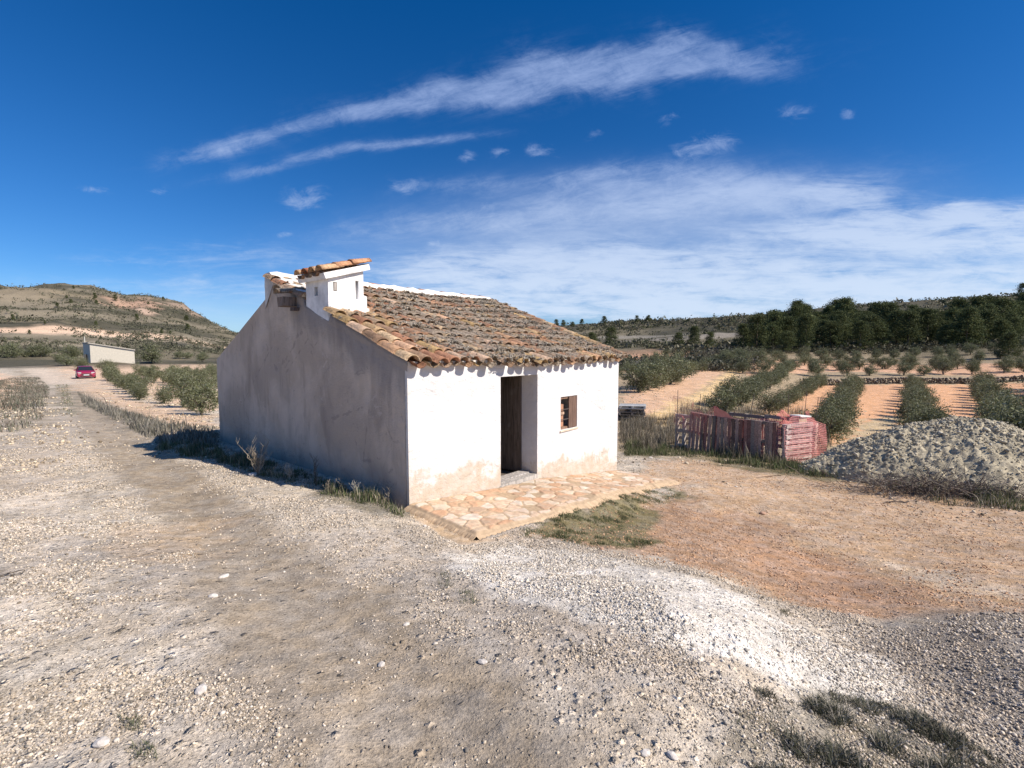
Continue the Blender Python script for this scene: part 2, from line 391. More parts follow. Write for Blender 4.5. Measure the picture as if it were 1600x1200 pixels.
T = np.stack([I, I+1, J+1, J], -1).reshape(-1, 4)
go = fast_mesh('ground', V, T, C, M_ground, smooth=True); tag(go, kind='structure')
a = go.data.color_attributes.new("Grav", 'FLOAT_COLOR', 'POINT')
a.data.foreach_set("color", np.c_[G, G, G, np.ones(N)].astype(np.float32).ravel())

# ------------------------------------------------------------------ loose gravel
ico_v = []; _t = (1+5**.5)/2
for q in [(-1,_t,0),(1,_t,0),(-1,-_t,0),(1,-_t,0),(0,-1,_t),(0,1,_t),(0,-1,-_t),(0,1,-_t),(_t,0,-1),(_t,0,1),(-_t,0,-1),(-_t,0,1)]: ico_v.append(q)
ico_v = np.array(ico_v)/math.sqrt(1+_t*_t)
ico_f = np.array([(0,11,5),(0,5,1),(0,1,7),(0,7,10),(0,10,11),(1,5,9),(5,11,4),(11,10,2),(10,7,6),(7,1,8),(3,9,4),(3,4,2),(3,2,6),(3,6,8),(3,8,9),(4,9,5),(2,4,11),(6,2,10),(8,6,7),(9,8,1)])
def stones(name, x, y, size, col, m, zf=ground, parent=None, flat=(.45,.8), sink=.15, z=None):
    n = len(x); z = zf(x, y) if z is None else z; size = np.asarray(size)
    S = np.stack([RS.uniform(.7, 1.25, n), RS.uniform(.6, 1.0, n), RS.uniform(*flat, n)], 1)*size[:, None]
    P = ico_v[None]*(1+RS.uniform(-.36, .30, (n, 12, 1)))*S[:, None]
    a = RS.uniform(0, 6.28, n); ti = RS.normal(0, .3, n)
    ca, sa, ct, st = np.cos(a), np.sin(a), np.cos(ti), np.sin(ti)
    X = P[..., 0]*ct[:, None]+P[..., 2]*st[:, None]; Z = -P[..., 0]*st[:, None]+P[..., 2]*ct[:, None]; Y = P[..., 1]
    P = np.stack([X*ca[:, None]-Y*sa[:, None]+x[:, None], X*sa[:, None]+Y*ca[:, None]+y[:, None], Z+(z+S[:, 2]*(1-2*sink)*.8)[:, None]], -1)
    F = ico_f[None]+(np.arange(n)*12)[:, None, None]
    return fast_mesh(name, P.reshape(-1, 3), F.reshape(-1, 3), np.repeat(col, 12, 0), m, parent)
def tint(n, base, v=.25, warm=.06):
    k = RS.uniform(1-v, 1+v, (n, 1)); return np.clip(np.asarray(base)[None]*k*(1+RS.uniform(-warm, warm, (n, 1))*np.array([[1, 0, -1.5]])), .01, .9)
M_stone = m_attr('gravel_stone', .9, .25, 40, .3, .004, 150, objsp=False)
def samp(n, r0, r1, pw, a0=-57, a1=57):
    u = RS.uniform(0, 1, n)**pw; r = r0*(r1/r0)**u; a = np.radians(RS.uniform(a0, a1, n)); return r*np.sin(a), r*np.cos(a)
x, y = samp(400000, 1.0, 14, .85)
sh, th = to_house(x, y)
den = fbm(x, y, .7, 4, 88)
P_or = gpl([(820,838),(1060,700),(1600,770),(2200,820),(2200,1010),(1600,960),(1400,965),(1200,935),(1080,890),(900,850)])
d = segd(x, y, TRK); keep = sst(.40, .56, den)*.9+.06
keep = keep*(.07+.93*sst(.35, .8, d+(fbm(x, y, .5, 3, 4)-.5)*.5)); keep = np.where(polysd(x, y, P_or) < 0, keep*.25, keep)
keep = np.where((sh > -.15) & (sh < HL+.15) & (th > -1.5) & (th < HW+.1), 0, keep)
keep = np.where(polysd(x, y, gpl([(640,800),(668,795),(770,843),(775,848),(720,850),(690,835)])) < 0, 0, keep)
ok = RS.uniform(0, 1, len(x)) < keep; x, y = x[ok], y[ok]; r = np.hypot(x, y)
P_wh = gpl([(700,870),(800,850),(930,865),(1080,905),(1250,975),(1380,1030),(1440,1095),(1400,1130),(1250,1080),(1080,1020),(900,965),(760,935)])
wh = sst(.1, -.1, polysd(x, y, P_wh)+(fbm(x, y, .4, 3, 5)-.5)*.4)
base = L(202,187,168)[None]*(1-wh[:, None])+L(218,206,190)[None]*wh[:, None]
dark = (RS.uniform(0, 1, len(x)) < .34)[:, None]; base = np.where(dark, base*.5, base)
base = np.where((polysd(x, y, P_or) < 0)[:, None], L(196,158,126)[None], base)
sz = RS.lognormal(0, .42, len(x))*np.interp(r, [1, 4, 13], [.0034, .0054, .012])
colr = np.clip(base*RS.uniform(.6, 1.25, (len(x), 1))*(1+RS.uniform(-.05, .05, (len(x), 1))*np.array([[1, 0, -1.5]])), .02, .9)
g = stones('gravel', x, y, np.clip(sz,   .0020, .0155), colr, M_stone); tag(g, 'pale and grey loose gravel strewn over the track and yard', 'gravel', kind='stuff')

# far stones on the track and yard
x, y = samp(60000, 11, 42, 1.0); sh, th = to_house(x, y); den = fbm(x, y, 1.6, 4, 89); d = segd(x, y, TRK)
keep = sst(.42, .58, den)*.9*(.15+.85*sst(.4, 1.0, d)); keep = np.where((sh > -.2) & (sh < HL+.2) & (th > -1.5) & (th < HW+.2), 0, keep)
keep = np.where(x > 3, keep*.25, keep)
ok = RS.uniform(0, 1, len(x)) < keep; x, y = x[ok], y[ok]; r = np.hypot(x, y); sz = np.clip(RS.lognormal(0, .45, len(x))*np.interp(r, [11, 42], [.014, .035]), .006, .07)
base = np.where((RS.uniform(0, 1, len(x)) < .35)[:, None], L(176,158,134)[None]*.55, L(206,188,162)[None])*RS.uniform(.7, 1.2, (len(x), 1))
g = stones('gravel', x, y, sz, np.clip(base, .02, .9), M_stone); tag(g, 'pale stones scattered over the farther track and fields', 'gravel', kind='stuff')
# ------------------------------------------------------------------ the hut
def _plaster_white(t, b):
    p = obj(t); sx = t.new('ShaderNodeSeparateXYZ', {0: p})
    base = t.new('ShaderNodeMapRange', {0: sx.outputs[0], 1: 0.0, 2: 6.07, 3: 0.0, 4: -.67}).outputs[0]
    h = t.math('SUBTRACT', sx.outputs[2], base)
    n1 = t.noise(p, 1.6, 5, .6); n2 = t.noise(t.mapping(p, (3, 3, .5)), 2.2, 5, .6); fine = t.noise(p, 45, 4, .6)
    c = t.mix(t.mapr(n1, .35, .65), (.72,.70,.695), (.64,.615,.60))
    c = t.mix(t.math('MULTIPLY', t.mapr(n2, .55, .75), .35), c, (.54,.49,.44))
    edge = t.math('ADD', t.mapr(t.noise(p, 1.5, 4, .7), .3, .7, -.22, .26), .30)
    st = t.mapr(t.math('SUBTRACT', h, edge), .13, -.09)
    c = t.mix(t.math('MULTIPLY', st, t.mapr(t.noise(p, 6, 3), .3, .7, .5, .85)), c, t.mix(t.noise(p, 3, 3), (.50,.385,.27), (.46,.38,.29)))
    up = t.mapr(h, .75, .0); c = t.mix(t.math('MULTIPLY', up, .34), c, (.56,.44,.32))
    lf = t.math('MULTIPLY', t.mapr(t.math('ADD', sx.outputs[0], t.math('MULTIPLY', t.noise(p, 2.5, 3), .25)), .35, .1), .35)
    c = t.mix(lf, c, (.60,.51,.41)); t.set(b.inputs[0], c)
    bump(t, b, t.math('ADD', fine, t.math('ADD', t.math('MULTIPLY', t.noise(p, 8, 4), 2.5), t.math('MULTIPLY', t.noise(t.mapping(p, (1, 1, 1.6)), 2.2, 5, .6, .8), 5))), .5, .016)
M_white = mat('white_plaster', _plaster_white, .9, .15)
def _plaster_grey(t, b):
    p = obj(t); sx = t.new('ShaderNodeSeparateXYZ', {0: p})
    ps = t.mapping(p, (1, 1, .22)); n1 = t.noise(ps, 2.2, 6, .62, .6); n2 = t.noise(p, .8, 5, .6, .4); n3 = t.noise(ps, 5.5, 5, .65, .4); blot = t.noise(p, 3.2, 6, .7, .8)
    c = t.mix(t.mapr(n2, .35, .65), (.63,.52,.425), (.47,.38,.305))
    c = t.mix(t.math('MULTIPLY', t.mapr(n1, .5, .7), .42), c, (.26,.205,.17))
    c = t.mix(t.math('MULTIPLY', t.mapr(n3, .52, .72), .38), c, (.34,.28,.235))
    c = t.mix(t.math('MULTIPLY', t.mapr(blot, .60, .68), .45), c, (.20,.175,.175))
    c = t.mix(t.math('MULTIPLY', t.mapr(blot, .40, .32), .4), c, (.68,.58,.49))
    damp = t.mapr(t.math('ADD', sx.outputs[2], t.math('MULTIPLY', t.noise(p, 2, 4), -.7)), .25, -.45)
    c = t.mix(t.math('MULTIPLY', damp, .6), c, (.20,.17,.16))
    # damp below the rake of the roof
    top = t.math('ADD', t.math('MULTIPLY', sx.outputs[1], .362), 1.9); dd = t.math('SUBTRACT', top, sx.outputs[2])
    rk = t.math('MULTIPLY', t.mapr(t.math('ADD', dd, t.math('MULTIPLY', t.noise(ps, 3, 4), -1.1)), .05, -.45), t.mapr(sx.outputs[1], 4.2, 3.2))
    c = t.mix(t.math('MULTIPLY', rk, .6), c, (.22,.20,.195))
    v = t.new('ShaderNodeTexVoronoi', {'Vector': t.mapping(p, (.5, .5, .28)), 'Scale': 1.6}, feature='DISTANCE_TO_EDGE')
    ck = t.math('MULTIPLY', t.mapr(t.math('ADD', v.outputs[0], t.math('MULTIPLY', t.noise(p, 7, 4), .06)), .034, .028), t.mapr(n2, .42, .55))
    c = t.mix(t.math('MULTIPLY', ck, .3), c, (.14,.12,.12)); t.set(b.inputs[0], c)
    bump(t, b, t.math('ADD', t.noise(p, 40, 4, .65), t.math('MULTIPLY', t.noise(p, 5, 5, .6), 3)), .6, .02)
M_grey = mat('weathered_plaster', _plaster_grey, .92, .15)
M_cap = m_attr('limewash', .9, .22, 3.5, .6, .014, 22)
def _wood(t, b):
    p = obj(t); q = t.mapping(p, (18, 18, 1.2)); n = t.noise(q, 2.2, 6, .65, .5)
    c = t.mix(1, attr(t), t.mapr(n, .25, .75, .45, 1.5), 'MULTIPLY')
    c = t.mix(t.math('MULTIPLY', t.mapr(t.noise(p, 5, 4), .55, .75), .3), c, (.30,.27,.24)); t.set(b.inputs[0], c)
    bump(t, b, n, .6, .006)
M_wood = mat('old_wood', _wood, .8, .2)
def _tile(t, b):
    p = obj(t); n = t.noise(p, 7, 6, .7); li = t.noise(p, 1.1, 5, .62)
    c = t.mix(1, attr(t), t.mapr(t.noise(p, 14, 5, .65), .25, .75, .66, 1.35), 'MULTIPLY')
    al = t.new('ShaderNodeAttribute', attribute_name='Lic').outputs[2]
    m = t.mapr(t.math('ADD', n, t.math('MULTIPLY', al, .30)), .60, .68)
    lc = t.mix(t.mapr(t.noise(p, 30, 4, .7), .35, .65), (.19,.15,.115), (.45,.375,.295))
    c = t.mix(t.math('MULTIPLY', m, .88), c, lc)
    m2 = t.mapr(t.noise(p, 16, 4, .7), .63, .69); c = t.mix(t.math('MULTIPLY', m2, .5), c, (.045,.038,.032))
    t.set(b.inputs[0], c); bump(t, b, t.math('ADD', t.math('MULTIPLY', t.noise(p, 32, 4, .75), 2), t.math('MULTIPLY', m, 1.2)), .9, .018)
M_tile = mat('clay_tile', _tile, .9, .12)
M_plain = m_attr('painted_surface', .7, .12, 4, .15, .005, 40)

hut = empty('stone_hut', (A[0], A[1], 0), HANG, 'small whitewashed rural hut with clay tiled roof, squat chimney and open wooden door', 'house')
def panel(mb, o, du, nout, Lg, zlo, zhi, th, ops, step=.12, amp=.012, seed=1, col=(1,1,1)):
    du = np.array(du, float); nout = np.array(nout, float); o = np.array(o, float)
    us = set(np.round(np.arange(0, Lg+1e-6, Lg/max(1, round(Lg/step))), 4)); zs = set(np.round(np.arange(zlo, max(zhi(u) for u in np.linspace(0, Lg, 60))+step, step), 4))
    for a, b_, c_, d_ in ops: us |= {a, b_}; zs |= {c_, d_}
    us = sorted(us); zs = sorted(zs)
    def clean(l, keep):
        r = [l[0]]
        for q in l[1:]:
            if q-r[-1] < .03:
                if q in keep and r[-1] not in keep: r[-1] = q
                elif q in keep: r.append(q)
            else: r.append(q)
        return r
    us = clean(us, {0.0, Lg}|{q for p_ in ops for q in p_[:2]}); zs = clean(zs, {q for p_ in ops for q in p_[2:]})
    U, Z = np.meshgrid(us, zs, indexing='ij'); top = np.array([zhi(u) for u in us])[:, None]; Zc = np.minimum(Z, top)
    dep = (fbm(U+31*seed, Zc, 1.3, 4, seed)-.5)*2*amp*2+(fbm(U+9*seed, Zc, .3, 3, seed+5)-.5)*amp
    fade = np.minimum(np.clip(U/.12, .35, 1), np.clip((Lg-U)/.12, .35, 1)); fade = np.minimum(fade, np.clip((top-Zc)/.1, 0, 1))
    for a, b_, c_, d_ in ops:
        e = np.maximum(np.maximum(a-U, U-b_), np.maximum(c_-Zc, Zc-d_)); fade = np.minimum(fade, np.clip(e/.12, 0, 1))
    dep = dep*fade; nu, nz = U.shape
    for side in (0, 1):
        off = dep if side == 0 else -th+0*dep
        P = np.stack([o[0]+du[0]*U+nout[0]*off, o[1]+du[1]*U+nout[1]*off, Zc], -1).reshape(-1, 3); F = []
        cr = du[0]*nout[1]-du[1]*nout[0]
        for i in range(nu-1):
            for j in range(nz-1):
                if zs[j] >= min(top[i, 0], top[i+1, 0])-1e-4 and zs[j] >= max(top[i, 0], top[i+1, 0])-1e-4: continue
                um, zm = (us[i]+us[i+1])/2, (zs[j]+zs[j+1])/2
                if any(a < um < b_ and c_ < zm < d_ for a, b_, c_, d_ in ops): continue
                q = (i*nz+j, (i+1)*nz+j, (i+1)*nz+j+1, i*nz+j+1)
                F.append(q if (side == 0) == (cr < 0) else q[::-1])
        mb.add(P, F, col)
    pt = lambda u, off, z: (o[0]+du[0]*u+nout[0]*off, o[1]+du[1]*u+nout[1]*off, z)
    for a, b_, c_, d_ in ops:
        for (p, q) in (((a, c_), (b_, c_)), ((b_, c_), (b_, d_)), ((b_, d_), (a, d_)), ((a, d_), (a, c_))):
            mb.add([pt(p[0], 0, p[1]), pt(q[0], 0, q[1]), pt(q[0], -th, q[1]), pt(p[0], -th, p[1])], [(0,1,2,3)], col)
    for i in range(nu-1):
        mb.add([pt(us[i], 0, top[i, 0]), pt(us[i+1], 0, top[i+1, 0]), pt(us[i+1], -th, top[i+1, 0]), pt(us[i], -th, top[i, 0])], [(0,1,2,3)], col)
    for u in (0, Lg):
        mb.add([pt(u, 0, zlo), pt(u, 0, zhi(u)), pt(u, -th, zhi(u)), pt(u, -th, zlo)], [(0,1,2,3)], col)
TH = .42; RT = 4.28
DOOR = (1.93, 2.955, -.20, 1.70); WIN = (3.71, 4.31, .565, 1.225)
mb = MB(); panel(mb, (0, 0), (1, 0), (0, -1), HL, -1.3, lambda u: 1.93, TH, [DOOR, WIN], .1, .013, 1); w_front = mb.build('wall', M_white, hut, True)
w_front["label"] = "sunlit white front wall with warm stained base"
def gtop(t): return 1.905+.362*t if t <= RT else (3.40 if t < RT+.07 else 3.17-(t-RT-.07)*(3.17-1.93)/(HW-RT-.07))
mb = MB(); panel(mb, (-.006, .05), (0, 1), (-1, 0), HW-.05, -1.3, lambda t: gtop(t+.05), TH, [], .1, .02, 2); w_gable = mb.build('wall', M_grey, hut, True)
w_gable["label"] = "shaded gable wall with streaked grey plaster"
mb = MB(); panel(mb, (HL+.006, .05), (0, 1), (1, 0), HW-.05, -1.5, lambda t: gtop(t+.05), TH, [], .25, .015, 3); mb.build('wall', M_white, hut, True)
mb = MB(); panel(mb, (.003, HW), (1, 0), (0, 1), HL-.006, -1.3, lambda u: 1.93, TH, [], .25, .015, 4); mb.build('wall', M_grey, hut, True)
for o_ in (w_front, w_gable):
    try:
        with bpy.context.temp_override(object=o_): pass
    except Exception: pass
mb = MB(); mb.box((.3, .3, -.5), (HL-.3, HW-.3, -.22), col=(.16,.13,.11)); mb.build('floor', M_plain, hut)

# roof boards
wav = lambda s, t: .045*(vn(np.asarray(s)*.55+3, np.asarray(t)*.6, 71)-.5)*2-.05*np.sin(np.pi*np.clip(np.asarray(s)/HL, 0, 1))*.6
def zf(t): return 1.96+.362*t
def zr(t): return 3.09-(t-RT)*(3.09-1.86)/(HW-RT)
mb = MB()
for (a, b_, fn) in ((.10, RT, zf), (RT+.02, HW-.02, zr)):
    ns, nt = 12, 12; Ps = np.array([(s, t, fn(t)-.012+float(wav(s, t))*.9) for s in np.linspace(.02, HL-.02, ns) for t in np.linspace(a, b_, nt)])
    mb.grid(Ps, ns, nt, col=(.30,.24,.18)); mb.grid(Ps-np.array([0, 0, .05]), ns, nt, col=(.2,.15,.1), flip=True)
mb.add([(.02, RT, 3.49), (HL-.02, RT, 3.49), (HL-.02, RT+.02, 3.0), (.02, RT+.02, 3.0)], [(0,1,2,3)], col=(.7,.66,.6))
mb.build('roof_board', M_plain, hut)

TCOL = [q*.86 for q in (L(206,160,124),L(196,146,112),L(206,172,128),L(220,190,152),L(184,138,110),L(178,148,120),L(156,124,100),L(200,166,112),L(190,130,100),L(222,178,144),L(166,144,122),L(214,182,156))]
TCOL = [q*.68+np.array([.40,.27,.18])*.32 for q in TCOL]
class Tiles:
    def __init__(s): s.V = []; s.C = []; s.Lc = []; s.F = []; s.n = 0
    def tile(s, p0, p1, up, r0, r1, col, lic, ns=9, nl=4, inv=False, arc=math.pi*.92, th=.014):
        """p0 lower end, p1 upper end"""
        p0 = np.array(p0, float); p1 = np.array(p1, float); d = p1-p0; d /= np.linalg.norm(d); up = np.array(up, float)
        up = up-d*np.dot(up, d); up /= np.linalg.norm(up); sd = np.cross(d, up); sg = -1 if inv else 1
        for k in range(2):
            for i in range(nl):
                f = i/(nl-1); c = p0+(p1-p0)*f; r = r0+(r1-r0)*f
                for j in range(ns):
                    a = -arc/2+arc*j/(ns-1); rr_ = r-(th if k else 0)
                    s.V.append(c+sd*math.sin(a)*rr_+up*sg*(math.cos(a)*rr_*.86-r*.0)); s.C.append(col); s.Lc.append(lic)
        b0 = s.n; q = nl*ns
        for i in range(nl-1):
            for j in range(ns-1):
                a, b_, c_, d_ = b0+i*ns+j, b0+(i+1)*ns+j, b0+(i+1)*ns+j+1, b0+i*ns+j+1
                s.F.append((a, b_, c_, d_)); s.F.append((a+q, d_+q, c_+q, b_+q))
        for i in (0, nl-1):
            for j in range(ns-1): a = b0+i*ns+j; s.F.append((a, a+1, a+1+q, a+q))
        for j in (0, ns-1):
            for i in range(nl-1): a = b0+i*ns+j; s.F.append((a, a+ns, a+ns+q, a+q))
        s.n += 2*q
    def build(s, name, parent):
        o = fast_mesh(name, np.array(s.V), np.array(s.F), np.array(s.C), M_tile, parent, smooth=False)
        a = o.data.color_attributes.new("Lic", 'FLOAT_COLOR', 'POINT'); l = np.array(s.Lc)
        a.data.foreach_set("color", np.c_[l, l, l, np.ones(len(l))].astype(np.float32).ravel()); return o
def slope(fn, t_low, t_high, lic_fn, pitch_sign, skip=None, ncol=26, course=.38, name='roof'):
    T = Tiles(); t0, t1 = t_low, t_high; dt = t1-t0; slen = abs(dt)*math.hypot(1, .36); nc = max(1, int(round(slen/course))); up = np.array([0, -pitch_sign*.34, 1.0])
    for c in range(ncol+1):
        for k in range(nc):
            for cover in (0, 1):
                if cover == 0 and c == ncol: continue
                s0 = (c+(.5 if cover == 0 else 0))*HL/ncol; s0 = s0+random.gauss(0, .012)
                if cover: s0 = min(max(s0, -.03), HL+.03)
                f0 = k/nc; f1 = (k+1.22)/nc; j = random.gauss(0, .012)
                ta = t0+dt*f0+(random.gauss(0, .035) if k == 0 else random.gauss(0, .02)); tb = min(t0+dt*f1, t1) if dt > 0 else max(t0+dt*f1, t1)
                if skip and skip(s0, (ta+tb)/2): continue
                w0 = float(wav(s0, ta)); w1_ = float(wav(s0, tb)); sk = random.gauss(0, .012)
                zb = .05 if cover else .085
                lift = .030 if cover else .0
                r0, r1 = (.112, .090) if cover else (.092, .104)
                col = np.array(random.choice(TCOL))*random.uniform(.75, 1.2); lic = lic_fn(s0, ta)
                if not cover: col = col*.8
                T.tile((s0, ta, fn(ta)+zb+w0+lift+random.gauss(0, .006)), (s0+sk, tb, fn(tb)+zb+w1_+(.0 if cover else -.02)+random.gauss(0, .004)), up, r0, r1, col, lic, inv=(cover == 0))
    return T.build(name, hut)
def lic_f(s, t):
    base = .58-.9*math.exp(-((s/1.1)**2))*(.4+.6*float(vn(t*1.6, s, 5)))
    if t < .2: base -= .25*random.random()
    return max(0, min(1, base+random.gauss(0, .22)))
skipc = lambda s, t: (s < .72 and 1.93 < t < 2.86)
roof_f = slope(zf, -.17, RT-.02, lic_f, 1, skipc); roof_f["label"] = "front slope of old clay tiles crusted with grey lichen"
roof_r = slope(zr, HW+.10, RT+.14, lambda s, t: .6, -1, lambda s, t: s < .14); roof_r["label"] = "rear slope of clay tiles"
# mortar under the eave and rake edge
mb = MB()
for i in range(60):
    s = i*HL/60; mb.box((s, -.02, 1.925), (s+HL/60, .12, 1.975+.02*random.random()), col=(.72,.66,.58), jit=.004)
mb.build('eave_mortar', M_cap, hut)
mb = MB(); rz_ = [(t, zf(t)) for t in np.linspace(-.02, RT, 60)]; V_ = []
for t_, z_ in rz_:
    j = random.gauss(0, .008)
    if 1.98 < t_ < 2.83: V_ += [(-.012, t_, z_-.10), (-.016, t_, z_-.09), (-.014, t_, z_-.08), (.10, t_, z_-.08)]
    else: V_ += [(-.012, t_, z_-.10), (-.020+j, t_, z_-.02), (-.018+j, t_, z_+.075+j), (.10, t_, z_+.09)]
mb.grid(np.array(V_), 60, 4, col=(.66,.58,.50)); mb.build('rake_mortar', M_grey, hut, True)
# lichen and moss crumbs on the tiles
me_ = roof_f.data; fc = np.empty(len(me_.polygons)*3, np.float32); me_.polygons.foreach_get("center", fc); fc = fc.reshape(-1, 3)
fn_ = np.empty(len(me_.polygons)*3, np.float32); me_.polygons.foreach_get("normal", fn_); fn_ = fn_.reshape(-1, 3)
lc = np.array([d_.color[0] for d_ in me_.color_attributes["Lic"].data])[np.array([p.vertices[0] for p in me_.polygons])]
z_rel = fc[:, 2]-(1.96+.362*fc[:, 1]); w_ = np.where((fn_[:, 2] > .2) & (z_rel > .08), np.clip(lc-.15, 0, 1)*sst(.38, .6, fbm(fc[:, 0], fc[:, 1], .35, 4, 66)), 0); w_ = w_/w_.sum()
idx = RS.choice(len(w_), 19000, p=w_); px_ = fc[idx]+RS.normal(0, .022, (len(idx), 3)); px_[:, 2] = fc[idx, 2]+RS.uniform(-.006, .014, len(idx))
cl = np.where((RS.uniform(0, 1, len(idx)) < .5)[:, None], np.array([[.16,.135,.105]]), np.array([[.36,.315,.255]]))*RS.uniform(.6, 1.3, (len(idx), 1))
li = stones('lichen_crust', px_[:, 0], px_[:, 1], RS.uniform(.007, .022, len(idx)), cl, M_stone, z=px_[:, 2], parent=hut, flat=(.4, .9)); li["kind"] = 'stuff'
# ridge: white mortar bank with red tiles laid along it
mb = MB(); n = 44; V_ = []
for i in range(n):
    s = -.02+(HL+.04)*i/(n-1); dz = random.gauss(0, .010)+float(wav(s, RT))*.6; dy = random.gauss(0, .01)
    for (y_, z_) in ((RT-.27, 3.46), (RT-.24, 3.62), (RT-.12, 3.69), (RT+.05, 3.685), (RT+.10, 3.60), (RT+.11, 3.02)): V_.append((s, y_+dy, z_+dz-.03+random.gauss(0, .005)))
mb.grid(np.array(V_), n, 6, col=(.80,.75,.69), flip=True); mb.add([V_[k] for k in range(6)], [(0,1,2,3,4,5)], (.6,.56,.52)); mb.add([V_[-6+k] for k in range(6)], [(5,4,3,2,1,0)], (.8,.75,.7))
mb.build('ridge_mortar', M_cap, hut, True)
T = Tiles(); s = .75
while s < HL-.1:
    T.tile((s, RT-.03, 3.60+float(wav(s, RT))*.6), (s+.42, RT-.03, 3.585+float(wav(s, RT))*.6), (0, 0, 1), .105, .09, np.array(random.choice([L(220,170,146), L(228,196,172), L(206,156,132)])), .15, arc=math.pi*.62); s += .36
T.build('ridge_tiles', hut)
# rake finish on the far gable
T = Tiles()
for k in range(13):
    t = -.15+k*.335; T.tile((HL+.0, t, zf(t)+.10), (HL+.0, t+.42, zf(t+.42)+.085), (0, -.34, 1), .11, .095, np.array(random.choice(TCOL)), .3)
T.build('rake_tiles', hut)
# apex stub left of the ridge: whitish coping plus purlin end under a hood tile
mb = MB(); mb.box((-.02, RT-.03, 3.36), (.10, RT+.085, 3.55), col=(.62,.57,.52), jit=.012); mb.box((-.02, -1.5, -.03), (.52, 0, .035), TM((0, RT, 3.60), .346, 0, 0), col=(.66,.61,.55), jit=.014)
mb.build('coping', M_cap, hut)
mb = MB(); mb.box((-.26, 3.12, 2.92), (.1, 3.34, 3.08), col=(.20,.15,.12), jit=.01); mb.box((-.13, 3.02, 2.84), (.1, 3.13, 2.91), col=(.12,.09,.08), jit=.01); mb.build('purlin', M_wood, hut)
T = Tiles(); T.tile((-.32, 3.22, 3.12), (.16, 3.22, 3.20), (0, 0, 1), .12, .11, L(170,140,118)*.7, .6); T.tile((-.16, 3.55, 3.22), (.2, 3.6, 3.30), (0, 0, 1), .13, .12, L(190,160,140), .7); T.build('hood_tile', hut)
# chimney
CX0, CX1, CY0, CY1 = -.006, .646, 2.035, 2.78
mb = MB(); tf = lambda x: 3.325+.30*x
panel(mb, (CX0, CY0), (1, 0), (0, -1), CX1-CX0, 2.55, lambda u: tf(u), .09, [(.50, .575, 3.02, 3.33), (.09, .16, 3.12, 3.27)], .09, .006, 11, (.74,.72,.70))
panel(mb, (CX0, CY0+.003), (0, 1), (-1, 0), CY1-CY0-.006, 2.55, lambda u: tf(0), .09, [(.34, .45, 3.06, 3.21)], .09, .006, 12, (.74,.72,.70))
panel(mb, (CX1, CY0+.003), (0, 1), (1, 0), CY1-CY0-.006, 2.55, lambda u: tf(.64), .09, [], .2, .004, 13)
panel(mb, (CX0, CY1), (1, 0), (0, 1), CX1-CX0, 2.55, lambda u: tf(u), .09, [], .2, .004, 14)
chim = mb.build('chimney', M_cap, hut, False)
mb = MB(); M = TM((.30, 2.40, tf(.30)+.045), 0, -math.atan(.30), 0); mb.box((-.42, -.44, -.045), (.45, .46, .045), M, col=(.72,.69,.67), jit=.006); mb.build('cap_slab', M_cap, chim)
mb = MB(); mb.box((.095, CY0-.004, 3.13), (.15, CY0+.05, 3.26), col=(.35,.31,.28)); mb.build('wood_plug', M_wood, chim)
T = Tiles()
for c, y_ in enumerate((2.05, 2.29, 2.53, 2.77)):
    for k in range(3):
        x0_ = -.15+k*.28; x1_ = min(x0_+.40, .78); f = lambda x: tf(x)+.115
        T.tile((x0_, y_+random.gauss(0, .01), f(x0_)+.02), (x1_, y_, f(x1_)-.0), (-.4, 0, 1), .115, .095, np.array(random.choice([L(214,160,122), L(200,130,96), L(222,180,140)])), .15)
        if c < 3: T.tile((x0_-.03, y_+.12, f(x0_)+.02), (x1_, y_+.12, f(x1_)), (-.4, 0, 1), .09, .105, np.array(TCOL[k])*.8, .2, inv=True)
T.build('cap_tiles', chim)
mb = MB(); mb.box((CX0+.02, CY0-.06, zf(2.0)-.02), (CX1+.06, CY0, zf(2.03)+.17), col=(.80,.75,.70), jit=.015); mb.box((CX1, CY0, zf(2.03)), (CX1+.07, CY1+.05, zf(2.5)+.22), col=(.78,.74,.69), jit=.02); mb.build('flashing', M_cap, chim)
# door: two leaves of dark planks, left ajar inwards
dr = MB(); w0 = 0; random.seed(3)
while w0 < .98:
    wd_ = random.uniform(.16, .22); wd_ = min(wd_, .985-w0); dr.box((-w0-wd_+.003, -.02, -.04), (-w0-.003, .012+random.uniform(0, .006), 1.84), col=np.array([.14,.108,.085])*random.uniform(.8, 1.2)); w0 += wd_
door = dr.build('door', M_wood, hut, loc=(DOOR[1]-.02, .37, -.14)); door.rotation_euler = (0, 0, -math.radians(86))
for z_ in (.2, .95, 1.6): mb = MB(); mb.box((-.95, .02, z_), (-.03, .05, z_+.10), col=(.15,.11,.08)); mb.build('door_batten', M_wood, door)
mb = MB(); mb.box((DOOR[0]-.03, -.005, -.235), (DOOR[1]+.02, .37, -.165), col=(.42,.38,.34), jit=.006); mb.box((DOOR[0]+.0, .16, -.166), (DOOR[1]-.02, .36, -.135), col=(.40,.36,.33), jit=.006); mb.build('threshold', M_wood, hut)
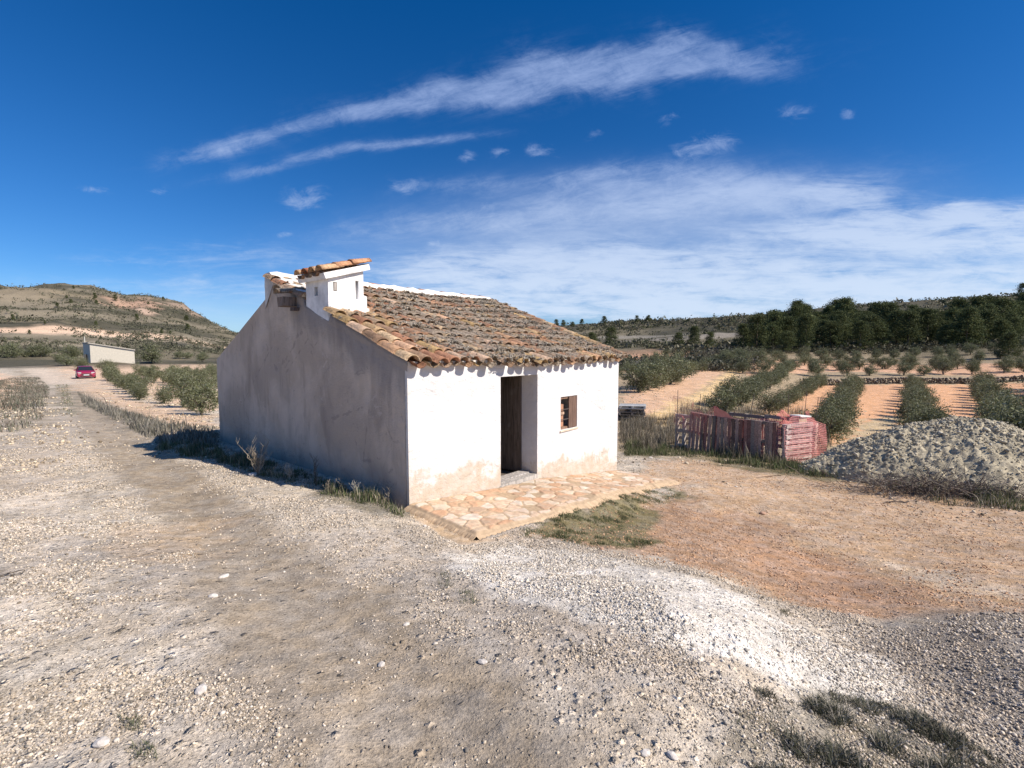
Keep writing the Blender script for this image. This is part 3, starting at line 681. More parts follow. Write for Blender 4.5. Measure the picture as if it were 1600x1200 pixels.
# window: weathered shutter on the right half, frame and iron bars
fr = MB(); a, b_, c_, d_ = WIN; yy = .03
for lo, hi in (((a, yy, c_), (a+.05, yy+.07, d_)), ((b_-.05, yy, c_), (b_, yy+.07, d_)), ((a+.05, yy+.001, d_-.05), (b_-.05, yy+.069, d_)), ((a+.05, yy+.001, c_), (b_-.05, yy+.069, c_+.045))): fr.box(lo, hi, col=(.26,.16,.11))
win = fr.build('window', M_wood, hut)
mb = MB()
for k in range(2): mb.box((a+.30+k*.142, yy-.028, c_+.012), (a+.438+k*.142, yy-.004, d_-.012), col=(.16,.10,.075), jit=.003)
mb.build('shutter', M_wood, win)
for z_ in (.40, .20): mb = MB(); mb.tube([(a, .015, c_+z_), (a+.33, .015, c_+z_)], .009, 6, (.10,.08,.07)); mb.build('bar', M_plain, win)
mb = MB(); mb.box((a+.06, yy+.03, c_+.05), (a+.18, yy+.09, d_-.16), col=(.46,.24,.15)); mb.box((a+.07, yy+.0, c_+.30), (a+.17, yy+.03, c_+.35), col=(.50,.34,.24)); mb.build('inner_leaf', M_wood, win)
mb = MB(); mb.box((a-.03, -.02, c_-.05), (b_+.02, .12, c_-.002), col=(.74,.62,.48), jit=.012); mb.build('sill', M_cap, win)
mb = MB(); mb.box((a-.05, TH+.05, c_-.05), (b_+.05, TH+.09, d_+.05), col=(.02,.02,.02)); 

# paved platform of flagstones set in mortar
ns_, nw_ = 500, 118; ss = np.linspace(-.03, 6.14, ns_); ww = np.linspace(.0, 1.36, nw_); S_, W_ = np.meshgrid(ss, ww, indexing='ij')
def voro(x, y, cs, seed):
    x = np.asarray(x)/cs; y = np.asarray(y)/cs; ix = np.floor(x); iy = np.floor(y); f1 = np.full(x.shape, 9.); f2 = np.full(x.shape, 9.); idn = np.zeros(x.shape)
    for i in (-1, 0, 1):
        for j in (-1, 0, 1):
            qx = ix+i; qy = iy+j; px = qx+.12+.76*_h(qx, qy, seed); py = qy+.12+.76*_h(qx, qy, seed+1); dd = np.hypot(x-px, y-py)
            c1 = dd < f1; f2 = np.where(c1, f1, np.minimum(f2, dd)); idn = np.where(c1, _h(qx, qy, seed+2), idn); f1 = np.where(c1, dd, f1)
    return f1, f2, idn
xw = S_+(fbm(S_, W_, .12, 3, 6)-.5)*.09; yw = W_*1.25+(fbm(S_, W_, .12, 3, 7)-.5)*.09
f1, f2, idn = voro(xw, yw, .25, 3); ed = f2-f1; st = sst(.05, .16, ed)
st = st*(idn > .1); edge = np.minimum(np.minimum(W_*4, (1.36-W_)), np.minimum(S_+.03, 6.14-S_)); st = st*sst(.03, .07, edge)
Zp = plat_z(S_, W_)+st*.014+(fbm(S_, W_, .1, 3, 9)-.5)*.014+(idn-.5)*.010*st+(fbm(S_, W_, .9, 3, 2)-.5)*.03
Zp = Zp-.025*sst(.05, 0, edge)
pal = np.array([L(222,192,160), L(230,208,182), L(216,176,142), L(232,216,196), L(206,176,148), L(224,196,166)])
pc = pal[(idn*5.99).astype(int)]; mor = L(204,176,144)
cc = pc*.73*st[..., None]+mor*.70*(1-st[..., None]); cc = cc*(.86+.28*fbm(S_, W_, .05, 3, 12))[..., None]*(.88+.24*fbm(S_, W_, .5, 3, 14))[..., None]
tone = sst(.45, .6, fbm(S_, W_, .16, 3, 25))[..., None]*st[..., None]*.25; cc = cc*(1-tone)+L(200,144,106)*tone
wob = (fbm(S_, 0*S_, .35, 3, 16)-.5)*.26; Wd = W_+wob*sst(.9, 1.36, W_)
P = np.stack([S_, -Wd, Zp], -1).reshape(-1, 3); mb = MB(); mb.grid(P, ns_, nw_, cc.reshape(-1, 3))
def skirt(idx, out):
    top = P[idx]; n_ = len(idx); mid = top+np.array([out[0]*2.2, out[1]*2.2, -.055])+RS.normal(0, .006, top.shape); bot = top+np.array([out[0]*3.2, out[1]*3.2, -.45]); q = np.concatenate([top, mid, bot])
    mb.add(q, [(k*n_+i, k*n_+i+1, (k+1)*n_+i+1, (k+1)*n_+i) for k in range(2) for i in range(n_-1)], mor*.80)
ids = np.arange(ns_*nw_).reshape(ns_, nw_); skirt(ids[:, -1], (0, -.05)); skirt(ids[0, :], (-.05, 0)); skirt(ids[-1, :], (.05, 0))
M_flag = m_attr('flagstone', .85, .16, 12, .5, .006, 60)
pf = mb.build('platform', M_flag, None, True); pf.location = (A[0], A[1], 0); pf.rotation_euler = (0, 0, HANG)
tag(pf, 'crazy paved stone platform laid along the front wall of the white hut', 'paving')
# ------------------------------------------------------------------ vegetation
def _leaf(t, b):
    p = t.new('ShaderNodeTexCoord').outputs[3]; r = t.new('ShaderNodeObjectInfo').outputs[5]
    k = t.math('MULTIPLY', t.mapr(t.noise(p, 2.2, 4, .6), .3, .7, .78, 1.25), t.mapr(r, 0, 1, .85, 1.18, False))
    c = t.mix(1, attr(t), k, 'MULTIPLY'); t.set(b.inputs[0], c)
    tr = t.new('ShaderNodeBsdfTranslucent', {0: c}); mx = t.new('ShaderNodeMixShader', {0: .22}); t.l.new(b.outputs[0], mx.inputs[1]); t.l.new(tr.outputs[0], mx.inputs[2])
    o = [n for n in t.n if n.type == 'OUTPUT_MATERIAL'][0]; t.l.new(mx.outputs[0], o.inputs[0])
M_leaf = mat('foliage', _leaf, .75, .2)
M_bark = m_attr('bark', .9, .3, 8, .6, .01, 40)
def rbasis(n, upw=0.0):
    a = RS.normal(0, 1, (n, 3)); a[:, 2] += upw; a /= np.linalg.norm(a, axis=1)[:, None]; b = RS.normal(0, 1, (n, 3)); b -= (a*b).sum(1)[:, None]*a; b /= np.linalg.norm(b, axis=1)[:, None]
    return a, b
def leaves(c, Lf, W, upw=0.0):
    n = len(c); a, b = rbasis(n, upw); s = RS.uniform(.65, 1.35, (n, 1)); Lf = Lf*s; W = W*s
    return np.stack([c-a*Lf/2, c+b*W/2, c+a*Lf/2, c-b*W/2], 1).reshape(-1, 3)
def quads(n): return np.arange(n*4).reshape(n, 4)
def foliage(name, c, Lf, W, cols, parent=None, upw=0.0, v=.3, m=None):
    n = len(c); V = leaves(c, Lf, W, upw); cols = np.array(cols); ci = cols[RS.randint(0, len(cols), n)]*RS.uniform(1-v, 1+v, (n, 1))
    return fast_mesh(name, V, quads(n), np.repeat(ci, 4, 0), m or M_leaf, parent)
OLV = [(.135,.145,.072),(.175,.18,.10),(.105,.118,.056),(.26,.26,.18),(.15,.15,.07)]
def olive_proto(seed, h=2.4, wdt=2.7, K=64, q=72, skirt=.35):
    RS.seed(seed); root = empty('olive_tree', (0, 0, 0)); cz = h*.52; rx = wdt/2; rz = h*.50; cl = []
    off = RS.normal(0, .12, 2)
    while len(cl) < K:
        d = RS.normal(0, 1, 3); d /= np.linalg.norm(d); r = RS.uniform(.45, .93)
        lump = 1+.20*math.sin(3*math.atan2(d[1], d[0])+seed)+.12*RS.normal()
        p = np.array([d[0]*rx*r*lump+off[0], d[1]*rx*r*lump+off[1], cz+d[2]*rz*r*(1+.1*RS.normal())])
        if p[2] > .22: cl.append(p)
    c = np.concatenate([p+RS.normal(0, 1, (q, 3))*np.array([.19, .19, .15])*RS.uniform(.8, 1.35) for p in cl])
    fz = foliage('crown', c, .135, .052, OLV, root, .5)
    mb = MB(); br = (.16,.135,.11); mb.tube([(0, 0, -.25), (.03, .02, .2), (-.03, .04, .55)], [.13, .10, .085], 7, br)
    for k in range(6):
        a = k*1.05+RS.uniform(-.3, .3); l = RS.uniform(.5, .8)
        mb.tube([(-.02, .03, .45), (math.cos(a)*l*.45*rx, math.sin(a)*l*.45*rx, cz*.85), (math.cos(a)*l*rx, math.sin(a)*l*rx, cz*1.15)], [.065, .04, .015], 5, br)
    mb.build('trunk', M_bark, root, True); return root
OLP = [olive_proto(s, h, w_, K) for s, h, w_, K in ((1, 2.4, 2.7, 64), (2, 2.15, 2.5, 56), (3, 2.6, 2.6, 66), (4, 2.2, 3.0, 66), (5, 2.5, 2.4, 52))]
PNV = [(.070,.09,.036),(.10,.115,.042),(.05,.066,.028),(.15,.155,.058)]
def pine_proto(seed, h=9.5, wdt=5.6, base=.18, K=110, q=66, cols=PNV):
    RS.seed(seed); root = empty('pine_tree', (0, 0, 0)); cl = []
    for k in range(K):
        f = RS.uniform(0, 1)**.8; z = h*(base+(1-base)*f); prof = (1-f)**.55*(1-.35*math.exp(-f*7)) if f < 1 else 0
        r = wdt/2*(.18+.9*prof)*RS.uniform(.35, 1.05); a = RS.uniform(0, 6.28)
        cl.append((r*math.cos(a), r*math.sin(a), z))
    c = np.concatenate([np.array(p)+RS.normal(0, 1, (q, 3))*np.array([.50, .50, .30])*RS.uniform(.7, 1.3) for p in cl])
    foliage('crown', c, .36, .13, cols, root, .3)
    mb = MB(); br = (.14,.11,.085); lean = RS.normal(0, .25)
    mb.tube([(0, 0, -.6), (lean*.3, 0, h*.3), (lean, .1, h*.65), (lean*.9, .1, h*.92)], [.20, .16, .10, .03], 7, br)
    for p in cl[::6]: mb.tube([(lean*.5, 0, p[2]*.85), (p[0]*.55, p[1]*.55, p[2]*.97), p], [.06, .035, .012], 4, br)
    mb.build('trunk', M_bark, root, True); return root
PNP = [pine_proto(s, h, w_, b_) for s, h, w_, b_ in ((11, 9.6, 6.2, .06), (12, 8.6, 6.6, .04), (13, 10.2, 5.8, .08), (14, 7.6, 6.2, .04), (15, 9.2, 6.8, .06))]
used = {}
def put(protos, i, x, y, s, label, cat, group, rz=None, dz=0, sz=None):
    p = protos[i % len(protos)]
    if p.name not in used: used[p.name] = 1; o = p
    else: o = copy_tree(p)
    o.location = (x, y, gz(x, y)+dz); o.rotation_euler = (0, 0, random.uniform(0, 6.28) if rz is None else rz); o.scale = (s, s, sz or s*random.uniform(.92, 1.08))
    tag(o, label, cat, group); return o
RS.seed(99); random.seed(99)
def orow(p0, p1, step, rname, s0=1.0, jit=.25, hidden=None):
    a = np.array(gp(*p0)); b_ = np.array(gp(*p1)); d = np.linalg.norm(b_-a); n = max(2, int(round(d/step))+1)
    for i in range(n):
        q = a+(b_-a)*i/(n-1)+RS.normal(0, jit, 2)*.6; s = s0*random.uniform(.86, 1.14)
        put(OLP, random.randrange(5), q[0], q[1], s, f"olive tree, {ordw(i)} from the near end of {rname}", 'olive tree', 'olive trees in '+rname)
orow((1000,614),(1062,594), 2.6, 'the big group behind the pallet stack', 1.12)
orow((1078,586),(1150,560), 6.5, 'the thin row leading off that group', .8)
orow((962,592),(1062,560), 7.5, 'the row beside the hut eave corner', .72)
orow((955,577),(1040,556), 9, 'the small row highest on the slope', .7)
orow((1128,648),(1228,582), 3.3, 'the row left of the pen corner', .74)
orow((1208,648),(1283,601), 3.2, 'the hedge-like row behind the pen', .62)
orow((1290,692),(1334,606), 2.9, 'the row right of the pen', .72)
orow((1446,694),(1428,606), 2.8, 'the row behind the clay heap', .70)
orow((1612,720),(1534,608), 3.0, 'the row at the right edge', .80)
orow((1790,740),(1640,608), 2.7, 'the row beyond the right edge', 1.1)
RS.seed(5)
for j, (yy_, nm) in enumerate(((64.5, 'front row on the upper terrace'), (71.5, 'second row on the upper terrace'), (79, 'third row on the upper terrace'), (88, 'back row on the upper terrace'))):
    i = 0
    for xx in np.arange(31+j*2.0+(j % 2)*1.7, 84+j*9, 3.6):
        q = (xx+RS.normal(0, .45), yy_+.02*xx+RS.normal(0, .5)); s = RS.uniform(.68, 1.0)
        put(OLP, RS.randint(5), q[0], q[1], s, f"olive tree, {ordw(i)} from the left in the {nm}", 'olive tree', 'olive trees in the '+nm); i += 1
# left orchard
RS.seed(8); a0 = np.array(gp(303, 650)); a1 = np.array(gp(196, 606)); e1 = (a1-a0)/np.linalg.norm(a1-a0); e2 = np.array([-e1[1], e1[0]]); e2 = e2 if e2[1] > 0 else -e2
for j in range(9):
    i = 0
    for k in range(18):
        q = a0+e1*k*3.1+e2*j*3.3+RS.normal(0, .35, 2); px = 800+FPX*q[0]/q[1]
        if px > 352 or px < 100 or px < 172-11*j or q[1] > 90: continue
        s = (.54+.02*j)*RS.uniform(.82, 1.2)*(0.62 if (k, j) == (1, 0) else 1)
        put(OLP, RS.randint(5), q[0], q[1], s, f"olive tree, {ordw(i)} from the hut in the {ordw(j)} orchard row left", 'olive tree', 'olive trees in the left orchard'); i += 1
FT = [(12,560,32,'at the left edge of the photo'),(40,558,16,'small, between two larger ones at far left'),(64,558,30,'left of the far concrete shed, near the road bend'),(112,560,32,'touching the left side of the far shed'),(206,562,18,'just right of the far shed'),(238,567,42,'the big dark one right of the far shed'),
      (278,560,15,'first right of the big dark tree'),(294,560,14,'second right of the big dark tree'),(318,566,20,'nearest the hut gable in the valley'),(104,572,24,'below the far shed, leftmost'),(128,576,26,'just behind the red car'),(168,580,26,'below the right end of the far shed'),(180,566,22,'against the base of the far shed'),(92,566,18,'left of the red car')]
for px, py, wpx, nm in FT:
    q = gp(px, py); d = q[1]; s = wpx*d/FPX/2.7
    o = put(OLP, random.randrange(5), q[0], q[1], s, 'dark round field tree, '+nm, 'tree', 'dark trees on the valley floor', sz=s*.85)
# pine wood
RS.seed(21); rows = [(104, 'front'), (112, 'second'), (121, 'third'), (132, 'fourth'), (145, 'back')]
for j, (d, nm) in enumerate(rows):
    i = 0; x0, x1 = (1160+(j*8)-(j == 4)*10-800)/FPX*d, (1575+(j > 1)*45-800)/FPX*d; n = int((x1-x0)/3.9)
    for k in range(n+1):
        q = (x0+(x1-x0)*k/n+RS.normal(0, 1.0), d+RS.normal(0, 1.8)); s = RS.uniform(.60, 1.12)*(.75 if k == 0 else 1)*(.80, .84, .9, .98, 1.05)[j]
        put(PNP, RS.randint(5), q[0], q[1], s*1.08, f"dark green pine, {ordw(i)} from the left in the {nm} line of the wood", 'pine tree', 'pine trees of the wood', sz=s*RS.uniform(.88, 1.08)); i += 1
SK = [(1599,474,24,'cut by the right edge, on the hill skyline'),(1450,483,0,''),(869,511,10,'leftmost on the low skyline above the roof eave'),(880,510,9,'second on the low skyline above the roof'),(895,511,9,'third on the low skyline above the roof'),(909,509,9,'fourth on the low skyline above the roof'),(944,508,12,'rounder one on the skyline above the eave corner'),(995,505,10,'left of the pair on the hill crest'),(1013,504,11,'right of the pair on the hill crest'),
      (925,540,20,'dark bush-like one on the slope above the eave'),(955,540,26,'dark wide one on the slope right of the eave'),(1060,545,22,'one on the slope left of the wood'),(1085,541,26,'on the grey slope just left of the wood'),(1110,545,22,'nearest the left end of the wood'),(1552,512,30,'tall one right of the wood on the hill'),(1500,492,16,'upper one right of the wood'),(1575,560,30,'low one at the right foot of the hill')]
for px, py, wpx, nm in SK:
    if not wpx: continue
    q = gp(px, py); s = wpx*q[1]/FPX/5.8*(1 if px > 1500 else .85); put(PNP, random.randrange(5), q[0], q[1], s, 'scattered hill pine, '+nm, 'pine tree', 'scattered pines on the right hills', sz=s*.8)
MT = [(115,450),(151,474),(148,467),(104,464),(111,473),(214,500),(266,520),(253,520),(291,499),(232,475),(150,508),(293,513),(70,505),(46,520),(180,468),(255,468),(90,478),(20,500)]
MTO = {k: n_ for n_, k in enumerate(sorted(range(len(MT)), key=lambda i: MT[i][0]))}
for k, (px, py) in enumerate(MT):
    q = gp(px, py+2); put(PNP, k, q[0], q[1], (3.6+1.4*(k % 3))*q[1]/FPX/5.8, f"small dark bush, {ordw(MTO[k])} from the left on the bare left mountain", 'bush', 'dark bushes on the left mountain')
for pr in OLP+PNP:
    if pr.name not in used:
        for c_ in list(pr.children): bpy.data.objects.remove(c_)
        bpy.data.objects.remove(pr)

# scrub on the hills (uncountable)
RS.seed(33)
def scrub(name, n, r0, r1, a0, a1, size, cols, lab, q=9, test=None, h=.7, lk=1.0):
    u = RS.uniform(0, 1, n); r = r0*(r1/r0)**u; a = np.radians(RS.uniform(a0, a1, n)); x = r*np.sin(a); y = r*np.cos(a)
    den = fbm(x, y, 25, 4, 44)+.3*(fbm(x, y, 6, 3, 45)-.5); ok = den > RS.uniform(.36, .62, n)
    if test is not None: ok &= test(x, y)
    x, y, r = x[ok], y[ok], r[ok]; z = ground(x, y); s = size*RS.lognormal(0, .35, len(x))*np.sqrt(r/r0)
    c = np.repeat(np.c_[x, y, z], q, 0)+RS.normal(0, 1, (len(x)*q, 3))*np.repeat(s, q)[:, None]*np.array([.42, .42, .22]); c[:, 2] += np.repeat(s, q)*h*.55
    m = len(c); A_, B_ = rbasis(m, .4); Ls = np.repeat(s, q)[:, None]*RS.uniform(.35, .75, (m, 1))*lk; V = np.stack([c-A_*Ls/2, c+B_*Ls*.32, c+A_*Ls/2, c-B_*Ls*.32], 1).reshape(-1, 3)
    cols = np.array(cols); ci = np.repeat(cols[RS.randint(0, len(cols), len(x))], q, 0)*RS.uniform(.75, 1.25, (m, 1))
    o = fast_mesh(name, V, quads(m), np.repeat(ci, 4, 0), M_leaf); return tag(o, lab, 'scrub', kind='stuff')
notf = lambda x, y: ~((y < 100) & (x > 15)) 
scrub('hill_scrub', 22000, 118, 420, 3, 56, .8, [(.10,.10,.055),(.14,.125,.08),(.075,.08,.045),(.17,.155,.11)], 'low grey green scrub covering the right hillside', 12, lambda x, y: (y > 100))
scrub('mountain_scrub', 20000, 200, 720, -56, -22, .85, [(.125,.12,.078),(.10,.098,.062),(.15,.14,.095),(.08,.08,.05)], 'sparse low scrub covering the bare left mountain', 7)
scrub('slope_scrub', 2600, 62, 118, 8, 27, .8, [(.10,.10,.06),(.13,.12,.08),(.17,.16,.13),(.07,.075,.045)], 'grey bushes on the stony slope below the wood', 60, lambda x, y: (y > 66), .7, .42)
scrub('wood_undergrowth', 1800, 96, 150, 24, 47, .9, [(.05,.055,.03),(.07,.065,.04),(.10,.09,.06)], 'dark undergrowth at the foot of the pine wood', 40, lambda x, y: y > 96, .7, .5)

# grass and dry weeds (uncountable)
def blades(name, P, n, h, cols, lab, clump=.25, wd=.004, thr=.5, lean=.45, cat='grass', fall=.25, minsd=None):
    P = gpl(P); lo, hi = P.min(0), P.max(0); N_ = n*9; x = RS.uniform(lo[0], hi[0], N_); y = RS.uniform(lo[1], hi[1], N_)
    r = np.hypot(x, y); sd_ = polysd(x, y, P); k = fbm(x, y, clump, 4, 91); s, t_ = to_house(x, y)
    ok = (sd_ < 0) & (k+RS.normal(0, .11, N_) > thr) & ~((s > -.02) & (s < HL+.02) & (t_ > -1.42) & (t_ < HW))
    x, y, k, sd_ = x[ok][:n], y[ok][:n], k[ok][:n], sd_[ok][:n]; z = ground(x, y)-.01; m = len(x)
    hh = h*RS.lognormal(0, .4, m)*np.clip(.4+(k-thr)*5, .4, 1.6)*np.clip(.35-sd_/fall, .35, 1); a = RS.uniform(0, 6.28, m); b_ = a+RS.normal(1.57, .5, m); ln = RS.uniform(.1, 1, m)*lean
    d = np.stack([np.cos(a), np.sin(a), 0*a], 1); w_ = np.stack([np.cos(b_), np.sin(b_), 0*a], 1)*wd*RS.uniform(.6, 1.5, (m, 1)); p0 = np.c_[x, y, z]; H = hh[:, None]; LN = (ln*hh)[:, None]; up = np.array([[0, 0, 1.0]])
    p1 = p0+d*LN*.35+up*H*.6; p2 = p0+d*LN*1.1+up*H
    V = np.stack([p0-w_, p0+w_, p1+w_*.7, p1-w_*.7, p2], 1).reshape(-1, 3); cols = np.array(cols)
    ci = np.repeat(cols[RS.randint(0, len(cols), m)]*RS.uniform(.7, 1.3, (m, 1)), 5, 0); b0 = np.arange(m)*5
    T = np.concatenate([np.stack([b0, b0+1, b0+2], 1), np.stack([b0, b0+2, b0+3], 1), np.stack([b0+3, b0+2, b0+4], 1)])
    return tag(fast_mesh(name, V, T, ci, M_leaf), lab, cat, kind='stuff')
GC = [(.09,.115,.045),(.12,.14,.06),(.075,.095,.04),(.17,.16,.09)]; DC = [(.34,.28,.20),(.24,.20,.15),(.44,.38,.29),(.17,.145,.11)]; GD = GC+DC
RS.seed(61)
blades('grass', [(798,838),(860,806),(935,786),(1040,758),(1068,772),(1010,800),(965,835),(1050,850),(950,862),(860,846)], 26000, .020, GC+[(.15,.16,.08),(.26,.22,.14)], 'short green grass along the outer edge of the stone platform', .16, .0030, .46)
blades('grass', [(975,712),(1060,712),(1220,740),(1340,752),(1600,800),(1700,800),(1500,740),(1320,725),(1215,722),(1060,700),(975,690)], 22000, .10, GC+[(.22,.19,.12)], 'green and straw grass verge along the foot of the pallet pen', .5, .006, .42)
blades('dry_weeds', [(968,705),(1056,706),(1230,728),(1300,720),(1290,700),(1230,716),(1060,690),(1058,655),(1010,655),(968,660)], 13000, .21, DC+[(.12,.11,.07),(.09,.08,.05)], 'tall dry brown weeds between the hut and the pallet pen', .6, .006, .43, .5)
blades('dry_weeds', [(1060,690),(1058,640),(1100,628),(1230,640),(1300,655),(1300,700),(1240,690)], 9000, .3, DC+[(.12,.12,.07)], 'dry weeds growing inside and behind the pallet pen', .6, .007, .45, .5)
blades('dry_weeds', [(1290,735),(1300,705),(1360,700),(1420,735),(1560,770),(1600,775),(1600,800),(1480,790),(1380,765)], 11000, .10, DC+GC[:2], 'grey and brown weeds along the foot of the clay heap', .5, .006, .42, .7)
blades('dry_weeds', [(335,697),(470,735),(560,765),(636,788),(630,806),(560,786),(430,750),(330,722),(240,702),(255,690)], 16000, .075, GD+GC, 'mixed green and dry weeds along the foot of the gable wall', .3, .004, .45)
blades('dry_weeds', [(120,612),(180,640),(262,664),(342,668),(342,700),(248,694),(180,656),(130,632)], 24000, .11, [(.26,.235,.19),(.20,.18,.145),(.33,.295,.24),(.14,.135,.10)], 'grey dry grass verge right of the track', .8, .010, .40, .6)
blades('dry_weeds', [(-260,640),(-100,612),(20,590),(62,590),(78,605),(74,650),(0,695),(-200,760)], 30000, .11, [(.20,.185,.135),(.14,.14,.10),(.26,.23,.18),(.10,.105,.07),(.19,.145,.11)], 'brown and grey dry scrub on the left bank of the track', .6, .011, .45, .7)
blades('dry_weeds', [(86,602),(108,600),(122,650),(100,652)], 5000, .06, GD, 'low weeds on the middle strip of the far track', .5, .012, .45)
blades('dry_weeds', [(1120,1085),(1190,1060),(1300,1080),(1420,1120),(1500,1150),(1600,1195),(1620,1260),(1250,1260),(1060,1210)], 30000, .034, [(.07,.075,.045),(.105,.10,.065),(.28,.245,.19),(.40,.36,.30),(.07,.075,.05)], 'straggling dark and straw weeds in the gravel at bottom right', .18, .0018, .47, 1.2)
blades('dry_weeds', [(1060,1130),(1130,1085),(1200,1100),(1180,1200),(1080,1200)], 2500, .03, [(.12,.12,.07),(.2,.18,.12)], 'small dark weeds left of the bottom right weed patch', .15, .0016, .55, .9)
for P, lab in (([(678,900),(704,900),(710,922),(684,922)], 'small dark tuft of grass in the gravel, upper of two'), ([(712,925),(745,925),(752,945),(718,945)], 'small dark tuft of grass in the gravel, lower of two'),
               ([(1216,953),(1234,954),(1237,963),(1219,962)], 'small green tuft beside the white gravel spill'), ([(182,1120),(226,1120),(230,1150),(186,1152)], 'faint green tuft in the near gravel, left'), ([(198,1170),(250,1170),(250,1200),(200,1200)], 'green tuft at the bottom left edge')):
    RS.seed(len(lab)); x, y = gp((P[0][0]+P[2][0])/2, (P[0][1]+P[2][1])/2); P2 = [(a_, b_) for a_, b_ in P]
    o = blades('grass_tuft', P2, 260, .018, [(.12,.13,.075),(.16,.16,.10),(.26,.23,.16)], lab, .5, .0018, .0, 1.0, 'grass tuft', .05); del o["kind"]

# single dry weeds by the gable wall
def weed(x, y, h, n, lab, col=(.30,.25,.19), cat='weed', name='dry_weed', spread=.5, grp='dry weeds along the gable wall', thick=.004):
    mb = MB(); z = gz(x, y)
    for i in range(n):
        a = random.uniform(0, 6.28); l = h*random.uniform(.55, 1.1); sp = spread*random.uniform(.2, 1); c_ = np.array(col)*random.uniform(.6, 1.4)
        P = [(0, 0, -.02)]
        for k in range(1, 6): P.append((math.cos(a)*sp*l*(k/5)**1.3+random.gauss(0, .012), math.sin(a)*sp*l*(k/5)**1.3+random.gauss(0, .012), l*k/5*(1-.12*k/5)))
        mb.tube(P, [thick*(1-.14*k) for k in range(6)], 4, c_)
        for k in range(2, 6):
            for q in range(3):
                b_ = random.uniform(0, 6.28); l2 = l*.16*random.uniform(.5, 1.3); p = np.array(P[k])*random.uniform(.9, 1)
                mb.tube([p, p+np.array([math.cos(b_)*l2*.7, math.sin(b_)*l2*.7, l2])], [thick*.5, thick*.25], 3, c_)
    o = mb.build(name, M_bark, loc=(x, y, z)); return tag(o, lab, cat, grp)
random.seed(17)
def wgp(px, py, h, n, lab, **k): x, y = gp(px, py); weed(x, y, h, n, lab, **k)
wgp(404, 742, .62, 16, 'tall branching dry weed standing against the shaded gable, the largest one', thick=.0055)
wgp(452, 750, .30, 12, 'low pale dry weed right of the tallest one', col=(.36,.32,.26))
wgp(494, 757, .55, 5, 'thin dark upright weed near the middle of the gable', col=(.12,.10,.08), spread=.25)
wgp(512, 766, .20, 5, 'short thin dry stalk right of the middle of the gable')
wgp(534, 768, .24, 3, 'single thin stalk before the right half of the gable')
wgp(556, 772, .22, 14, 'small pale dry rosette near the hut corner', col=(.42,.38,.32))
wgp(606, 782, .26, 4, 'thin weed beside the sunlit corner of the hut')
wgp(650, 800, .08, 12, 'tiny dry sprig at the corner of the stone platform', col=(.34,.22,.12))
wgp(1500, 1140, .13, 4, 'thin bare twig leaning over the gravel at bottom right', grp='twigs at bottom right', thick=.0016, spread=1.1)
wgp(1290, 1090, .12, 3, 'slanting bare twig at the edge of the white gravel spill', grp='twigs at bottom right', thick=.0014, spread=1.4)

# brush pile of cut branches
random.seed(4); bx, by = gp(1460, 775); root = empty('brush_pile', (bx, by, gz(bx, by)), 0, 'heap of dead tangled branches lying in front of the grey clay heap', 'brush pile')
mb = MB()
for i in range(800):
    s_ = random.gauss(0, .85); t_ = random.gauss(0, .20); a = random.uniform(0, 6.28); l = random.uniform(.15, .6); z0 = abs(random.gauss(.06, .15)); el = random.uniform(-.1, .9)
    x0, y0 = s_, t_-s_*.22; P = [np.array([x0, y0, z0])]; dirv = np.array([math.cos(a)*math.cos(el), math.sin(a)*math.cos(el), math.sin(el)])
    for k in range(3): dirv = dirv+np.array([random.gauss(0, .2) for _ in range(3)]); P.append(P[-1]+dirv*l/3)
    r = random.uniform(.003, .009); mb.tube(P, [r, r*.8, r*.6, r*.35], 4, np.array(random.choice([(.13,.10,.08),(.20,.16,.13),(.09,.07,.06),(.28,.24,.2)])))
o = mb.build('twigs', M_bark, root); o['kind'] = 'stuff'
for px, py, ln, ang in ((1395,762,.9,2.9),(1420,785,.7,3.4)):
    x, y = gp(px, py); mb = MB(); P = [np.array([0, 0, .03])]; a = ang
    for k in range(5): a += random.gauss(0, .25); P.append(P[-1]+np.array([math.cos(a)*ln/5, math.sin(a)*ln/5, random.uniform(-.01, .025)]))
    mb.tube(P, [.014, .012, .010, .008, .006, .003], 5, (.11,.085,.07))
    for k in range(1, 5):
        for q in range(2): b_ = a+random.choice((-1, 1))*random.uniform(.5, 1.1); mb.tube([P[k], P[k]+np.array([math.cos(b_)*.12, math.sin(b_)*.12, .05]), P[k]+np.array([math.cos(b_)*.24, math.sin(b_)*.2, .06])], [.006, .004, .002], 4, (.12,.09,.075))
    o = mb.build('fallen_branch', M_bark, loc=(x, y, gz(x, y))); tag(o, 'bare dark branch on the dirt, '+('upper one touching the brush pile' if py < 770 else 'lower one lying clear of the brush pile'), 'branch', 'branches before the brush pile')
x, y = gp(1195, 802)
# ------------------------------------------------------------------ clay heap
hx, hy = 11.35, 11.9; z0 = gz(hx-1, hy-1.2); mb = MB(); na_, nr_ = 460, 160
A_, R_ = np.meshgrid(np.linspace(0, 2*math.pi, na_), np.linspace(0, 1, nr_), indexing='ij')
ex = 3.9*(1+.10*np.sin(2*A_+1)+.06*np.sin(5*A_)); ey = 2.25*(1+.08*np.sin(3*A_))
X = hx+np.cos(A_)*R_*ex; Y = hy+np.sin(A_)*R_*ey
prof = (1-R_**1.9)*(1-.12*np.cos(A_-2.7)*R_)
Z = z0+1.30*prof**.95*(1-.20*sst(.3, 2.8, X-hx))+(fbm(X, Y, .75, 4, 8)-.5)*.30*np.clip((1-R_)*5, 0, 1)+(np.abs(fbm(X, Y, .22, 4, 9)-.5)*-.15+(fbm(X, Y, .08, 4, 29)-.5)*.15)*np.clip((1-R_)*5, 0, 1)-.35*R_**6
